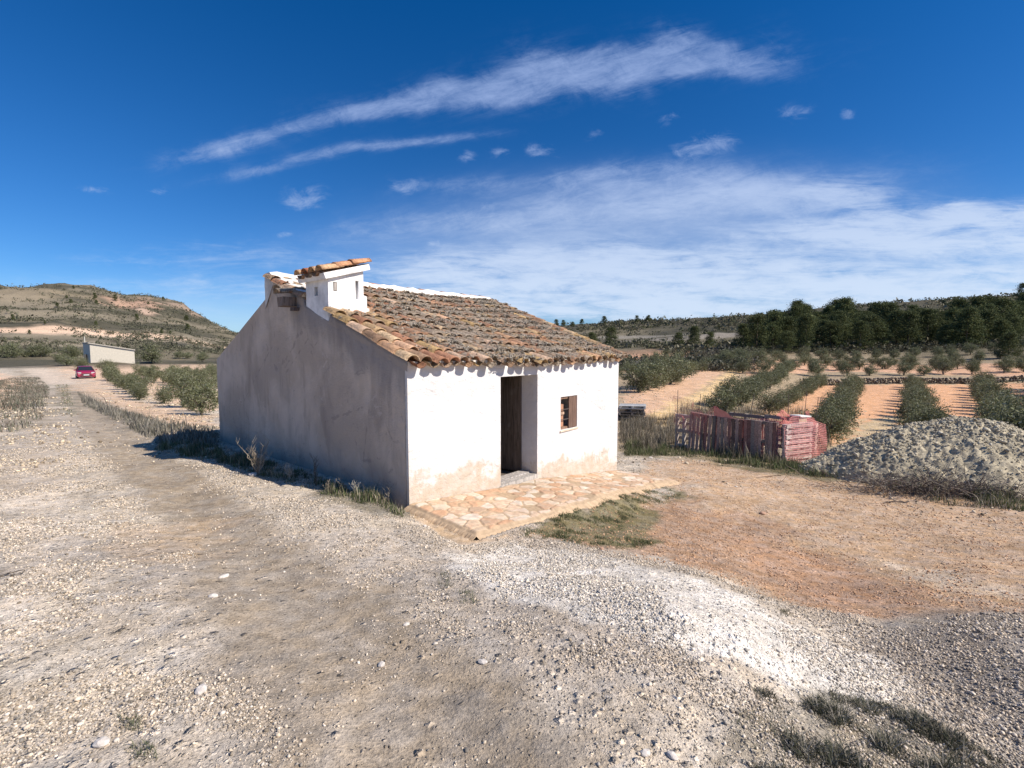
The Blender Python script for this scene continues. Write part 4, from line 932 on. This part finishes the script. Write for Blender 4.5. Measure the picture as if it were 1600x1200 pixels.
cc = L(180,168,144)*.88; cl = cc*(.7+.55*fbm(X, Y, .25, 4, 12))[..., None]
P = np.stack([X-hx, Y-hy, Z-z0], -1).reshape(-1, 3); mb.grid(P, na_, nr_, cl.reshape(-1, 3), flip=True)
M_clay = m_attr('dry_clay', .95, .25, 9, .8, .02, 26, .1)
hp = mb.build('clay_heap', M_clay, None, True, loc=(hx, hy, z0)); tag(hp, 'large mound of pale grey clay spoil right of the pallet pen', 'dirt mound')
n = 17000; a = RS.uniform(0, 6.28, n); r = RS.uniform(0, 1, n)**.6; ii = np.clip((a/(2*math.pi)*(na_-1)).astype(int), 0, na_-1); jj = np.clip((r*(nr_-1)).astype(int), 0, nr_-1)
cx_, cy_, cz_ = (X[ii, jj]-hx)+RS.normal(0, .03, n), (Y[ii, jj]-hy)+RS.normal(0, .03, n), Z[ii, jj]-z0-.01
o = stones('clods', cx_, cy_, np.clip(RS.lognormal(0, .55, n)*.015, .007, .07), tint(n, L(180,170,150)*.9, .5, .05), M_stone, z=cz_, parent=hp); o["kind"] = 'stuff'

# ------------------------------------------------------------------ pallets
PW = [(.30,.25,.21),(.24,.19,.155),(.36,.31,.27),(.20,.16,.13)]
def pallet(name, lab, grp, loc, M3, col=None, w_=1.2, d_=1.0, seed=0, nsl=7, stain=None):
    """pallet lying flat in its own frame: boards along x, on three runners"""
    rnd = random.Random(seed); root = empty(name, loc, 0, lab, 'pallet', grp); Rm = Matrix([list(r) for r in M3]).to_4x4(); root.rotation_euler = Rm.to_euler()
    cs = col or PW; pick = lambda: np.array(rnd.choice(cs))*rnd.uniform(.75, 1.25)
    for i in range(nsl):
        if rnd.random() < .04: continue
        y_ = -d_/2+i*(d_-.10)/(nsl-1); mb = MB(); mb.box((-w_/2, y_, .125), (w_/2, y_+.098, .145), col=pick(), jit=.004); mb.build('slat', M_wood, root)
    for i in range(3):
        x_ = -w_/2+i*(w_-.09)/2; mb = MB(); mb.box((x_, -d_/2, .022), (x_+.09, d_/2, .123), col=pick(), jit=.003); mb.build('runner', M_wood, root)
        mb = MB(); y_ = -d_/2+i*(d_-.10)/2; mb.box((-w_/2, y_, 0), (w_/2, y_+.10, .02), col=pick(), jit=.003); mb.build('base_board', M_wood, root)
    return root
def frame3(xa, ya, za): return np.stack([np.array(xa, float)/np.linalg.norm(xa), np.array(ya, float)/np.linalg.norm(ya), np.array(za, float)/np.linalg.norm(za)], 1)
K = np.array(gp(1218, 722)); d1 = np.array([-.6, .8]); d1 /= np.linalg.norm(d1); n1 = np.array([-.8, -.6]); d2 = np.array([.9, .43]); d2 /= np.linalg.norm(d2); n2 = np.array([.43, -.9])
grp = 'wooden pallets standing on edge around the pen'
# wall 1: boards upright (x axis of pallet = up)
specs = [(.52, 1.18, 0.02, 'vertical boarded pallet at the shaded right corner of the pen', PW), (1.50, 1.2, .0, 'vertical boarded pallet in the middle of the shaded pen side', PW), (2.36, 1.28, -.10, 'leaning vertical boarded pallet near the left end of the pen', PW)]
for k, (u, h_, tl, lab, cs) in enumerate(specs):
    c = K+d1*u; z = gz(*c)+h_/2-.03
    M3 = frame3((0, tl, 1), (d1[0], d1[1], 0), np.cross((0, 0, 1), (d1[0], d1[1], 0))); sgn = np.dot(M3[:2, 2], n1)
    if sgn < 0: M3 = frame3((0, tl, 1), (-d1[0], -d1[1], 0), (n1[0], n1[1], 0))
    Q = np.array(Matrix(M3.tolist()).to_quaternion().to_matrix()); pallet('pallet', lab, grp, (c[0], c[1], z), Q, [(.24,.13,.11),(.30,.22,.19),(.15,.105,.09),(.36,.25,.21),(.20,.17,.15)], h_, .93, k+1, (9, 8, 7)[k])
c = K+d1*3.13; M3 = frame3((d1[0], d1[1], 0), (0, 0, 1), (-n1[0], -n1[1], 0)); M3[:, 2] = np.cross(M3[:, 0], M3[:, 1]); pallet('pallet', 'pale pallet with level boards closing the left end of the pen', grp, (c[0], c[1], gz(*c)+.55), M3, [(.46,.40,.36),(.36,.30,.26),(.5,.44,.4)], 0.62, 1.1, 8, 5)
c = K+d2*.60+n2*.02; M3 = frame3((d2[0], d2[1], 0), (0, 0, 1), (n2[0], n2[1], 0)); M3[:, 2] = np.cross(M3[:, 0], M3[:, 1])
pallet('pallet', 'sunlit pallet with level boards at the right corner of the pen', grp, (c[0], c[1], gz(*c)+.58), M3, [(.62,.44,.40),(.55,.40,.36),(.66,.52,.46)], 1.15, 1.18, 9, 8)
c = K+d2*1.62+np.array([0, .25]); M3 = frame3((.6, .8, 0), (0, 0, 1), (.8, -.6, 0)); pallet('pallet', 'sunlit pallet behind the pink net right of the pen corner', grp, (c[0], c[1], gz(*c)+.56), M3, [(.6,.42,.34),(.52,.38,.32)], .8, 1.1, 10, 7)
bk = K+d1*1.0+np.array([.8, .6])*1.5
for k, u in enumerate((.2, 1.4)):
    c = bk+d1*(u-.6); M3 = frame3((d1[0], d1[1], 0), (0, 0, 1), (n1[0], n1[1], 0)); M3[:, 2] = np.cross(M3[:, 0], M3[:, 1])
    pallet('pallet', 'pallet at the back of the pen showing its top edge, '+('right' if k == 0 else 'left')+' one', grp, (c[0], c[1], gz(*c)+.78), M3, PW, 1.15, 1.0, 20+k, 6)
M_net = m_attr('plastic_net', .6, .15, 6, .1, .004, 50); NC = (.66,.20,.17)
def net(lab, path, hfun, step=.05, seed=1, col=NC, wd=.0085, bulge=.05):
    """orange-pink plastic fence mesh hung along a path, thin ribbons"""
    path = np.array(path); seg = np.linalg.norm(np.diff(path, axis=0), axis=1); Ltot = seg.sum(); cum = np.r_[0, np.cumsum(seg)]
    nu = int(Ltot/step)+1; us = np.linspace(0, Ltot, nu); X = np.interp(us, cum, path[:, 0]); Y = np.interp(us, cum, path[:, 1]); gzs = ground(X, Y); nv = 22; mb = MB(); pts = np.zeros((nu, nv, 3))
    for i in range(nu):
        z0_, z1_ = hfun(us[i]/Ltot)
        for j in range(nv):
            f = j/(nv-1); b_ = bulge*(vn(us[i]*3, f*4, seed)-.5)*2; pts[i, j] = (X[i]+b_, Y[i]-b_*.6+(vn(us[i]*5, f*3, seed+3)-.5)*.03, gzs[i]+z0_+(z1_-z0_)*f+(vn(us[i]*2.5, f*3, seed+9)-.5)*.07*f)
    V, F, C_ = [], [], []; n_ = 0
    def rib(a, b_, sd):
        nonlocal n_
        V.extend([a-sd, b_-sd, b_+sd, a+sd]); F.append((n_, n_+1, n_+2, n_+3)); n_ += 4; C_.extend([np.array(col)*random.uniform(.8, 1.2)]*4)
    up = np.array([0, 0, wd/2])
    for i in range(nu):
        for j in range(nv):
            if i < nu-1: rib(pts[i, j], pts[i+1, j], up)
            if j < nv-1:
                t_ = pts[min(i+1, nu-1), j]-pts[max(i-1, 0), j]; t_ = t_/np.linalg.norm(t_)*wd/2*.8; rib(pts[i, j], pts[i, j+1], t_)
    o = fast_mesh('plastic_net', np.array(V), np.array(F), np.array(C_), M_net); return tag(o, lab, 'netting', 'pink plastic netting on the pen')
off = n1*.07
net('pink plastic netting hung over the shaded long side of the pen', [K+off+d1*.02, K+off+d1*1.2, K+off+d1*2.3], lambda f: (.02, 1.16+.05*math.sin(f*9)+.28*math.exp(-((f-.86)/.10)**2)), .055, 1, (.80,.30,.29), .012)
net('sunlit pink netting wrapped round the right corner of the pen', [K+n2*.18, K+n2*.18+d2*1.1, K+n2*.10+d2*1.9, K+d2*2.1+np.array([.1, .8])], lambda f: (.03, 1.20+.14*math.sin(f*5+.4)), .05, 2, (.74,.30,.28), .011)
net('loose pink netting strung between rods at the left end of the pen', [K+d1*2.2+off*3, K+d1*2.8+off*2.2, K+d1*3.4+off*2], lambda f: (.45+.35*f, 1.35+.45*f), .06, 3, (.66,.24,.22), .008, .12)
net('crumpled pink netting bunched on top of the back pallets', [K+np.array([.15, .3]), K+np.array([.7, .9]), K+np.array([1.6, 1.0])], lambda f: (1.05, 1.42+.1*math.sin(f*7)), .045, 4, (.72,.26,.22), .011, .16)
rods = [((1057,704), 1.95, 0, 'leftmost rod of the pen'), ((1090,700), 1.85, .03, 'second rod from the left end of the pen'), ((1230,712), 2.0, -.02, 'rod rising just right of the pen corner'), ((1254,712), 2.15, .02, 'rod left of the small white-topped box'), ((1270,712), 1.95, .05, 'rod right of the small white-topped box'), ((1145,706), 1.5, .02, 'rod at the middle of the pen')]
for (px, py), h_, ln, lab in rods:
    x, y = gp(px, py); mb = MB(); mb.tube([(0, 0, -.2), (ln*.4, 0, h_*.5), (ln*h_, 0, h_)], .009, 6, (.13,.09,.075)); tag(mb.build('steel_rod', M_plain, loc=(x, y, gz(x, y))), 'thin rusty upright steel rod, '+lab, 'rod', 'steel rods holding the net')
x, y = gp(1166, 690); mb = MB(); mb.tube([(0, 0, .3), (.42, .3, 1.95)], .017, 6, (.09,.075,.06)); tag(mb.build('slanted_pole', M_plain, loc=(x, y, gz(x, y))), 'dark pole slanting up behind the middle of the pen', 'pole')
tp = K+d1*1.95+n1*.10; mb = MB(); zt = gz(*tp)+1.12
mb.add([(0, 0, 0), (-.05*.6-.0, .0, .42), (d1[0]*-.75, d1[1]*-.75, .02), (d1[0]*-.35, d1[1]*-.35, .30)], [(0, 1, 3), (0, 3, 2)], (.72,.30,.24)); mb.add([(-.01, -.01, 0), (-.04, -.01, .42), (d1[0]*-.75, d1[1]*-.75-.01, .02), (d1[0]*-.35, d1[1]*-.35-.01, .30)], [(3, 1, 0), (2, 3, 0)], (.68,.28,.22))
tag(mb.build('cloth_scrap', M_net, loc=(tp[0], tp[1], zt-.05)), 'pointed scrap of orange-pink sheet folded over the top of the pen', 'cloth scrap')
# small box on a post
bx_ = K+d2*1.05+np.array([.05, .35]); root = empty('nest_box', (bx_[0], bx_[1], gz(*bx_)), .35, 'small white-roofed wooden box on a post at the right corner of the pen', 'box')
mb = MB(); mb.box((-.04, -.04, -.1), (.04, .04, 1.12), col=(.42,.34,.27)); mb.build('post', M_wood, root)
mb = MB(); mb.box((-.15, -.12, 1.121), (.15, .12, 1.34), col=(.62,.48,.32), jit=.004); mb.build('body', M_wood, root); mb = MB(); mb.box((-.22, -.20, 1.342), (.22, .18, 1.385), TM((0, 0, 0), -.03, .05, 0), col=(.78,.76,.70), jit=.003); mb.build('lid', M_cap, root)
# flat stack beside the hut
sx_, sy_ = gp(990, 659)
for k in range(5):
    jx, jy = random.gauss(0, .04), random.gauss(0, .04); M3 = rotm(random.gauss(0, .01), random.gauss(0, .01), -.25+random.gauss(0, .05))
    pallet('pallet', f"grey pallet lying flat, {['bottom','second from bottom','middle','second from top','bleached top'][k]} one of the stack beside the hut", 'pallets stacked flat beside the hut', (sx_+jx, sy_+jy+.4, gz(sx_, sy_)+.03+k*.152), M3, [(.50,.48,.45),(.60,.58,.55)] if k == 4 else [(.20,.17,.15),(.28,.25,.22)], 1.25, 1.1, 30+k, 7)

# ------------------------------------------------------------------ dry-stone terrace wall
xs = np.arange(36.5, 100, .30); mb = MB(); V_ = []
for r in range(4):
    for x_ in xs:
        if random.random() < .10 and r == 2: continue
        x0 = x_+random.uniform(-.1, .1); y0 = 59.75+.02*x_+random.uniform(-.08, .08)
        V_.append((x0, y0, r))
V_ = np.array(V_); zb = ground(V_[:, 0], V_[:, 1]-.6)
o = stones('stone_terrace_wall', V_[:, 0], V_[:, 1], RS.uniform(.15, .25, len(V_)), tint(len(V_), (.13,.11,.09), .35), M_stone, z=zb+V_[:, 2]*.22-.05, flat=(.55, .9)); tag(o, 'low dark dry stone wall holding the upper olive terrace', 'stone wall')
# ------------------------------------------------------------------ far concrete shed
q0 = np.array(gp(142, 569)); D = q0[1]; px2m = D/FPX; Hh = 32*px2m; Lw = 56*px2m; Hl = 21.5*px2m; Wd = 19*px2m
root = empty('concrete_shed', (q0[0], q0[1], gz(*q0)), .42, 'far cream rendered shed with a single sloping roof beyond the red car', 'shed')
mb = MB(); P = [(0,0,-1),(Lw,0,-1),(Lw,0,Hl),(0,0,Hh)]; P2 = [(-.75*Wd+a, Wd, c) for a, b_, c in P]; mb.add(P+P2, [(0,1,2,3),(1,5,6,2),(5,4,7,6),(4,0,3,7)], (.66,.59,.48)); mb.build('wall', M_plain, root)
mb = MB(); e = .25; R4 = [(-e, -e, Hh+.05), (Lw+e, -e, Hl-.02), (Lw+e-.75*Wd, Wd+e, Hl-.02), (-e-.75*Wd, Wd+e, Hh+.05)]; R5 = [(a, b_, c+.22) for a, b_, c in R4]; mb.add(R4+R5, [(3,2,1,0),(4,5,6,7),(0,1,5,4),(1,2,6,5),(2,3,7,6),(3,0,4,7)], (.50,.45,.38)); mb.build('roof', M_plain, root)
mb = MB(); mb.box((-.45*Wd, .5*Wd-.6, 0), (-.36*Wd, .5*Wd+.6, 2.2), TM((-.03*Wd-.02, 0, 0)), col=(.10,.09,.08)); mb.build('door', M_wood, root)
mb = MB(); mb.tube([(-.5*Wd, Wd*.6, Hh), (-.5*Wd, Wd*.6, Hh+11*px2m)], .10, 5, (.5,.48,.42)); mb.build('pipe', M_plain, root)
# ------------------------------------------------------------------ red car
def _paint(t, b):
    t.set(b.inputs[0], attr(t)); b.inputs['Coat Weight'].default_value = .6; b.inputs['Coat Roughness'].default_value = .1
M_car = mat('car_paint', _paint, .35, .5); M_glass = mat('dark_glass', lambda t, b: t.set(b.inputs[0], (.02,.025,.03)), .08, .6)
cx0, cy0 = gp(134, 590.8); RED = (.27,.010,.045)
car = empty('parked_car', (cx0, cy0, gz(cx0, cy0)), math.atan2(-cx0, cy0)+.04, 'crimson red hatchback parked facing us beside the far track', 'car')
# local: front at -y
ys = [-2.0,-1.95,-1.75,-1.1,-.95,-.3,.5,1.3,1.75,1.98,2.0]; zt_ = [.55,.70,.82,.93,.96,1.40,1.46,1.42,1.25,.95,.6]; wd_ = [.74,.82,.86,.88,.88,.66,.64,.63,.68,.80,.74]
mb = MB(); V_ = []
for i, y_ in enumerate(ys):
    beltz = min(zt_[i], .92); wl = [.74,.84,.88,.89,.89,.89,.89,.89,.87,.83,.74][i]
    for (xx, zz) in ((-wl*.9, .22), (-wl, .38), (-wl, .66), (-wl*.97, beltz*.98), (-wd_[i]*.96 if zt_[i] > 1 else -wl*.8, zt_[i]-.05), (-wd_[i]*.55, zt_[i]), (wd_[i]*.55, zt_[i]), (wd_[i]*.96 if zt_[i] > 1 else wl*.8, zt_[i]-.05), (wl*.97, beltz*.98), (wl, .66), (wl, .38), (wl*.9, .22)): V_.append((xx, y_, zz))
mb.grid(np.array(V_), len(ys), 12, RED, flip=False); mb.add(V_[:12], [tuple(range(12))], RED); mb.add(V_[-12:], [tuple(range(12))[::-1]], RED)
mb.add([(-.7,-1.9,.2),(.7,-1.9,.2),(.7,1.9,.2),(-.7,1.9,.2)], [(0,1,2,3)], (.02,.02,.02)); mb.build('body', M_car, car, True)
mb = MB(); mb.add([(-.74,-.99,.975),(.74,-.99,.975),(.585,-.36,1.385),(-.585,-.36,1.385)], [(0,1,2,3)]); mb.build('windshield', M_glass, car)
for sg in (-1, 1):
    mb = MB(); mb.add([(sg*.89,-.75,.95),(sg*.895,1.2,.95),(sg*.665,1.0,1.36),(sg*.67,-.28,1.36)], [(0,1,2,3) if sg > 0 else (3,2,1,0)]); mb.build('side_window', M_glass, car)
    mb = MB(); mb.box((-.16,-.02,-.07), (.16,.06,.07), TM((sg*.62,-1.93,.70), 0, 0, sg*.2), col=(.45,.45,.45)); mb.build('headlight', M_plain, car)
    mb = MB(); mb.box((-.09,-.05,-.06), (.09,.05,.06), TM((sg*1.0,-.72,1.0)), col=RED); mb.build('mirror', M_car, car)
    for y_ in (-1.25, 1.25):
        mb = MB(); mb.tube([(sg*.70, y_, .31), (sg*.89, y_, .31)], .31, 18, (.02,.02,.02)); wh = mb.build('wheel', M_plain, car)
        mb = MB(); mb.tube([(sg*.885, y_, .31), (sg*.905, y_, .31)], .19, 12, (.5,.5,.5)); mb.build('rim', M_plain, wh)
mb = MB(); mb.box((-.45,-2.03,.50), (.45,-1.96,.62), col=(.03,.03,.03)); mb.box((-.55,-2.03,.28), (.55,-1.96,.40), col=(.03,.03,.03)); mb.build('grille', M_plain, car)
mb = MB(); mb.box((-.26,-2.045,.41), (.26,-2.032,.50), col=(.7,.7,.7)); mb.build('number_plate', M_plain, car)
car.scale = (.88, .88, .92)
# ------------------------------------------------------------------ small things
x, y = gp(8, 900); mb = MB(); P = []
for k in range(22):
    a = 2*math.pi*k/21; P.append((.105*math.cos(a)*(1+.05*math.sin(2*a)), .036*math.sin(a), .012+.006*math.sin(a*3)))
mb.tube(P, .0032, 6, (.09,.075,.06)); mb.tube([(.03, .03, .02), (-.05, -.03, .012), (-.16, -.06, .006)], .0028, 6, (.10,.08,.065)); o = mb.build('wire_loop', M_plain, loc=(x, y, gz(x, y))); o.rotation_euler = (0, 0, .75); tag(o, 'thin dark bent wire loop lying on the pale ground at the left edge', 'wire')
RK = [(333,934,.030,'pale rounded stone casting a small shadow on the left gravel'),(350,900,.038,'flat cream stone set in the gravel beside the brown wheel track'),(314,1083,.036,'flat white stone near the middle of the left foreground'),(160,1170,.032,'pinkish white stone near the bottom left corner'),(1192,803,.06,'reddish clod lying on the dirt before the grass'),(1150,760,.03,'small stone on the dirt path before the pen'),
      (1017,716,.055,'pale stone beside the dirt path at the hut corner'),(635,972,.022,'white stone at the edge of the smooth wheel track, right one'),(596,1026,.022,'greyish stone in the near wheel track'),(754,1028,.028,'pale rock in the middle foreground with a dark hollow beside it'),(1008,1172,.022,'white stone at the bottom centre right'),(940,858,.035,'rusty stone below the grass beside the platform'),(456,742,.05,'pale stone among the weeds of the gable wall'),(395,742,.07,'flat limestone slab at the foot of the tall dry weed'),(664,820,.03,'small white stone on the mortar skirt of the platform'),(1050,1175,.024,'white stone at the bottom right of centre')]
for k, (px, py, s, lab) in enumerate(RK):
    x, y = gp(px, py); RS.seed(k); v = ico_v*(1+RS.uniform(-.2, .2, (12, 1)))*np.array([1.25, .9, .55])*s; me = bpy.data.meshes.new('rock'); me.from_pydata(v.tolist(), [], ico_f.tolist())
    c_ = (.42,.26,.18) if 'redd' in lab or 'rusty' in lab else (.56,.50,.44); a = me.color_attributes.new("Col", 'FLOAT_COLOR', 'POINT'); a.data.foreach_set("color", [q for _ in range(12) for q in (*c_, 1)]); me.materials.append(M_stone)
    o = bpy.data.objects.new('rock', me); COL.objects.link(o); o.location = (x, y, gz(x, y)+s*.28); o.rotation_euler = (0, 0, k); bv = o.modifiers.new('b', 'BEVEL'); bv.width = s*.12; bv.segments = 1; tag(o, lab, 'stone', 'larger stones lying on the ground')
# ------------------------------------------------------------------ sun, sky, clouds
SUN_EL = math.radians(40.5); SUN_AZ = math.atan2(.933, -.359)
sd = bpy.data.lights.new("sun", 'SUN'); sd.energy = 4.4; sd.angle = math.radians(.53); sd.color = (1, .925, .82)
so = bpy.data.objects.new("sun", sd); COL.objects.link(so)
dv = Vector((math.sin(SUN_AZ)*math.cos(SUN_EL), math.cos(SUN_AZ)*math.cos(SUN_EL), math.sin(SUN_EL)))
so.rotation_euler = dv.to_track_quat('Z', 'Y').to_euler(); so.location = (20, -10, 30)
w = bpy.data.worlds.new("World"); scene.world = w; w.use_nodes = True; t = NT(w.node_tree); t.n.clear()
out = t.new('ShaderNodeOutputWorld'); bg = t.new('ShaderNodeBackground'); bg.inputs[1].default_value = .10; t.l.new(bg.outputs[0], out.inputs[0])
sky = t.new('ShaderNodeTexSky', sky_type='NISHITA', sun_disc=False, sun_elevation=SUN_EL, sun_rotation=SUN_AZ, altitude=900, air_density=1.0, dust_density=.35, ozone_density=3.5)
hs = t.new('ShaderNodeHueSaturation', {'Saturation': SKY_SAT if 'SKY_SAT' in globals() else 1.2, 'Value': 1.0, 'Color': sky.outputs[0]})
tc = t.new('ShaderNodeTexCoord').outputs[0]; sx = t.new('ShaderNodeSeparateXYZ', {0: tc})
yy = t.math('MAXIMUM', sx.outputs[1], .12); U = t.math('DIVIDE', sx.outputs[0], yy); Vv = t.math('DIVIDE', sx.outputs[2], yy)
elev = t.math('MAXIMUM', sx.outputs[2], 0)
rp = t.new('ShaderNodeValToRGB', {0: elev}); cr = rp.color_ramp
for pos, cc_ in ((0.0, (.44,.58,.78)), (.2, (.26,.58,.90)), (.42, (.078,.67,1.17)), (.62, (.026,.50,.76))):
    e_ = cr.elements[0] if pos == 0 else (cr.elements[1] if pos == .62 else cr.elements.new(pos)); e_.position = pos; e_.color = (*cc_, 1)
tintc = rp.outputs[0]
base = t.mix(1, hs.outputs[0], tintc, 'MULTIPLY')
cv = t.new('ShaderNodeCombineXYZ', {0: U, 1: Vv, 2: 0.0}).outputs[0]
def uv(px, py):
    d = ray_dir(px, py); return d[0]/d[1], d[2]/d[1]
warpn = t.noise(cv, 3.0, 3, .5, out=1)
wv = t.new('ShaderNodeVectorMath', {0: warpn, 1: (-.5, -.5, 0)}, operation='ADD').outputs[0]
def blob(p0, p1, wd, k, wamp=.05, fade=1.0):
    """elongated soft patch between two sky points"""
    a = np.array(uv(*p0)); b_ = np.array(uv(*p1)); c = (a+b_)/2; d = b_-a; Lh = np.linalg.norm(d)/2; ang = math.atan2(d[1], d[0])
    sc = t.new('ShaderNodeVectorMath', {0: wv, 1: (wamp, wamp, 0)}, operation='MULTIPLY').outputs[0]
    v = t.new('ShaderNodeVectorMath', {0: cv, 1: sc}, operation='ADD').outputs[0]
    v = t.new('ShaderNodeVectorMath', {0: v, 1: (c[0], c[1], 0)}, operation='SUBTRACT').outputs[0]
    v = t.mapping(v, (1, 1, 1), (0, 0, 0), (0, 0, -ang)); s = t.new('ShaderNodeSeparateXYZ', {0: v})
    q = t.math('ADD', t.math('POWER', t.math('ABSOLUTE', t.math('DIVIDE', s.outputs[0], Lh)), 2.6), t.math('POWER', t.math('DIVIDE', s.outputs[1], wd/FPX), 2))
    return t.math('MULTIPLY', t.math('EXPONENT', t.math('MULTIPLY', q, -1)), k)
def addm(l):
    r = l[0]
    for q in l[1:]: r = t.math('ADD', r, q)
    return r
rotv = t.mapping(cv, (1, 1, 1), (0, 0, 0), (0, 0, -.25))
wn = t.math('ADD', t.math('MULTIPLY', t.noise(t.mapping(rotv, (1.2, 6.5, 1), (0, 0, 0), (0, 0, .12)), 6.5, 12, .74, .5), .5), t.math('MULTIPLY', t.noise(t.mapping(cv, (1.2, 2.0, 1), (0, 0, 0), (0, 0, .9)), 11, 10, .70, .5), .5))      # wispy streaks
pn = t.noise(t.mapping(cv, (1.0, 2.0, 1)), 17, 9, .68, .5)             # puffs
hn = t.math('ADD', t.math('MULTIPLY', t.noise(t.mapping(cv, (1.0, 7.5, 1)), 4.6, 12, .72, .5), .65), t.math('MULTIPLY', t.noise(t.mapping(cv, (1.0, 3, 1)), 13, 8, .65, .5), .35))           # flat banks
wisps = addm([blob((560,172),(1020,88),24,.95,.17), blob((820,108),(1270,70),36,.85,.30), blob((920,98),(1200,112),15,.6,.14), blob((425,214),(680,152),17,.80,.11), blob((330,278),(580,232),10,.72,.08), blob((540,235),(790,208),8,.8,.05), blob((230,262),(400,218),13,.6,.06), blob((640,150),(900,112),34,.45,.2), blob((300,250),(460,205),14,.6,.08),
              blob((600,300),(830,285),12,.45,.05), blob((860,285),(1050,262),16,.7,.06), blob((760,330),(1400,290),40,.85,.10), blob((1040,290),(1300,330),34,.7,.12), blob((450,370),(1000,330),22,.6,.07), blob((1010,60),(1090,40),22,.5,.1)])
puffs = addm([blob((445,310),(512,312),17,1.2,.04), blob((608,295),(660,293),12,1.15,.03), blob((822,238),(868,236),11,1.15,.03), blob((1050,242),(1150,222),16,1.35,.05), blob((1218,175),(1268,170),10,1.0,.03), blob((1312,178),(1336,178),8,.9,.02),
              blob((765,240),(800,235),10,.8,.03), blob((712,250),(740,246),9,.8,.03), blob((920,212),(955,206),8,.8,.03), blob((1030,190),(1058,176),10,.8,.03), blob((222,300),(262,298),7,.9,.02), blob((125,297),(175,297),5,.8,.02), blob((432,366),(460,364),5,.8,.02), blob((665,383),(690,382),8,.9,.02), blob((1135,372),(1165,370),7,1.0,.02), blob((748,322),(780,318),8,.7,.02)])
banks = addm([blob((630,420),(1150,400),34,1.15,.07), blob((900,450),(1900,440),48,1.15,.08), blob((1180,362),(1460,355),19,1.25,.05), blob((1400,350),(1800,330),22,1.2,.06), blob((1330,385),(1800,375),16,.95,.05), blob((900,330),(1380,285),22,.8,.07), blob((1260,300),(1430,330),24,.8,.06), blob((1460,325),(1560,322),11,.8,.04),
              blob((350,455),(1000,450),34,.55,.05), blob((100,400),(600,395),20,.42,.05), blob((0,440),(500,450),20,.35,.05), blob((560,490),(1500,480),26,.8,.04)])
def dens(mask, noise, lo, hi, top): return t.math('MULTIPLY', t.mapr(t.math('ADD', t.math('MULTIPLY', t.math('MINIMUM', mask, 1.3), .22), noise), lo, hi), t.math('MINIMUM', t.math('MULTIPLY', mask, 1.15), top))
dw = dens(wisps, wn, .46, .98, .84); dp = dens(puffs, pn, .54, .98, .62); db = dens(banks, hn, .50, .83, .98)
one = lambda x: t.math('SUBTRACT', 1, x)
veil = t.math('MULTIPLY', t.math('MINIMUM', addm([blob((560,395),(1250,365),48,.55,.04), blob((-300,500),(620,490),46,.42,.03), blob((1050,420),(2000,400),60,.55,.04), blob((760,322),(1380,300),42,.38,.05)]), .6), t.mapr(hn, .2, .8, .55, 1.15))
den = one(t.math('MULTIPLY', t.math('MULTIPLY', one(dw), one(dp)), t.math('MULTIPLY', one(db), one(veil))))
front = t.mapr(sx.outputs[1], .12, .25)
gen = t.noise(t.mapping(tc, (1, 1, 4)), 2.2, 7, .6, .5); gd = t.math('MULTIPLY', t.mapr(gen, .52, .75), .5)
den = t.math('ADD', t.math('MULTIPLY', den, front), t.math('MULTIPLY', gd, one(front)))
ccol = t.mix(t.mapr(elev, .05, .45), (4.6,5.4,6.6), (2.5,3.35,5.5))
c = t.mix(t.math('MULTIPLY', den, .92), base, ccol); t.set(bg.inputs[0], c)
w.cycles.sampling_method = 'MANUAL'; w.cycles.sample_map_resolution = 512
vs = scene.view_settings; vs.view_transform = 'Standard'; vs.look = 'None'; vs.gamma = 1; vs.use_curve_mapping = False; vs.exposure = .58
scene.cycles.max_bounces = 6; scene.cycles.diffuse_bounces = 3; scene.cycles.transparent_max_bounces = 4

for o in scene.objects: # LABEL16
    if 'label' in o and not 4 <= len(o['label'].replace('-', ' ').split()) <= 16: print('LABEL16', o.name, o['label'])
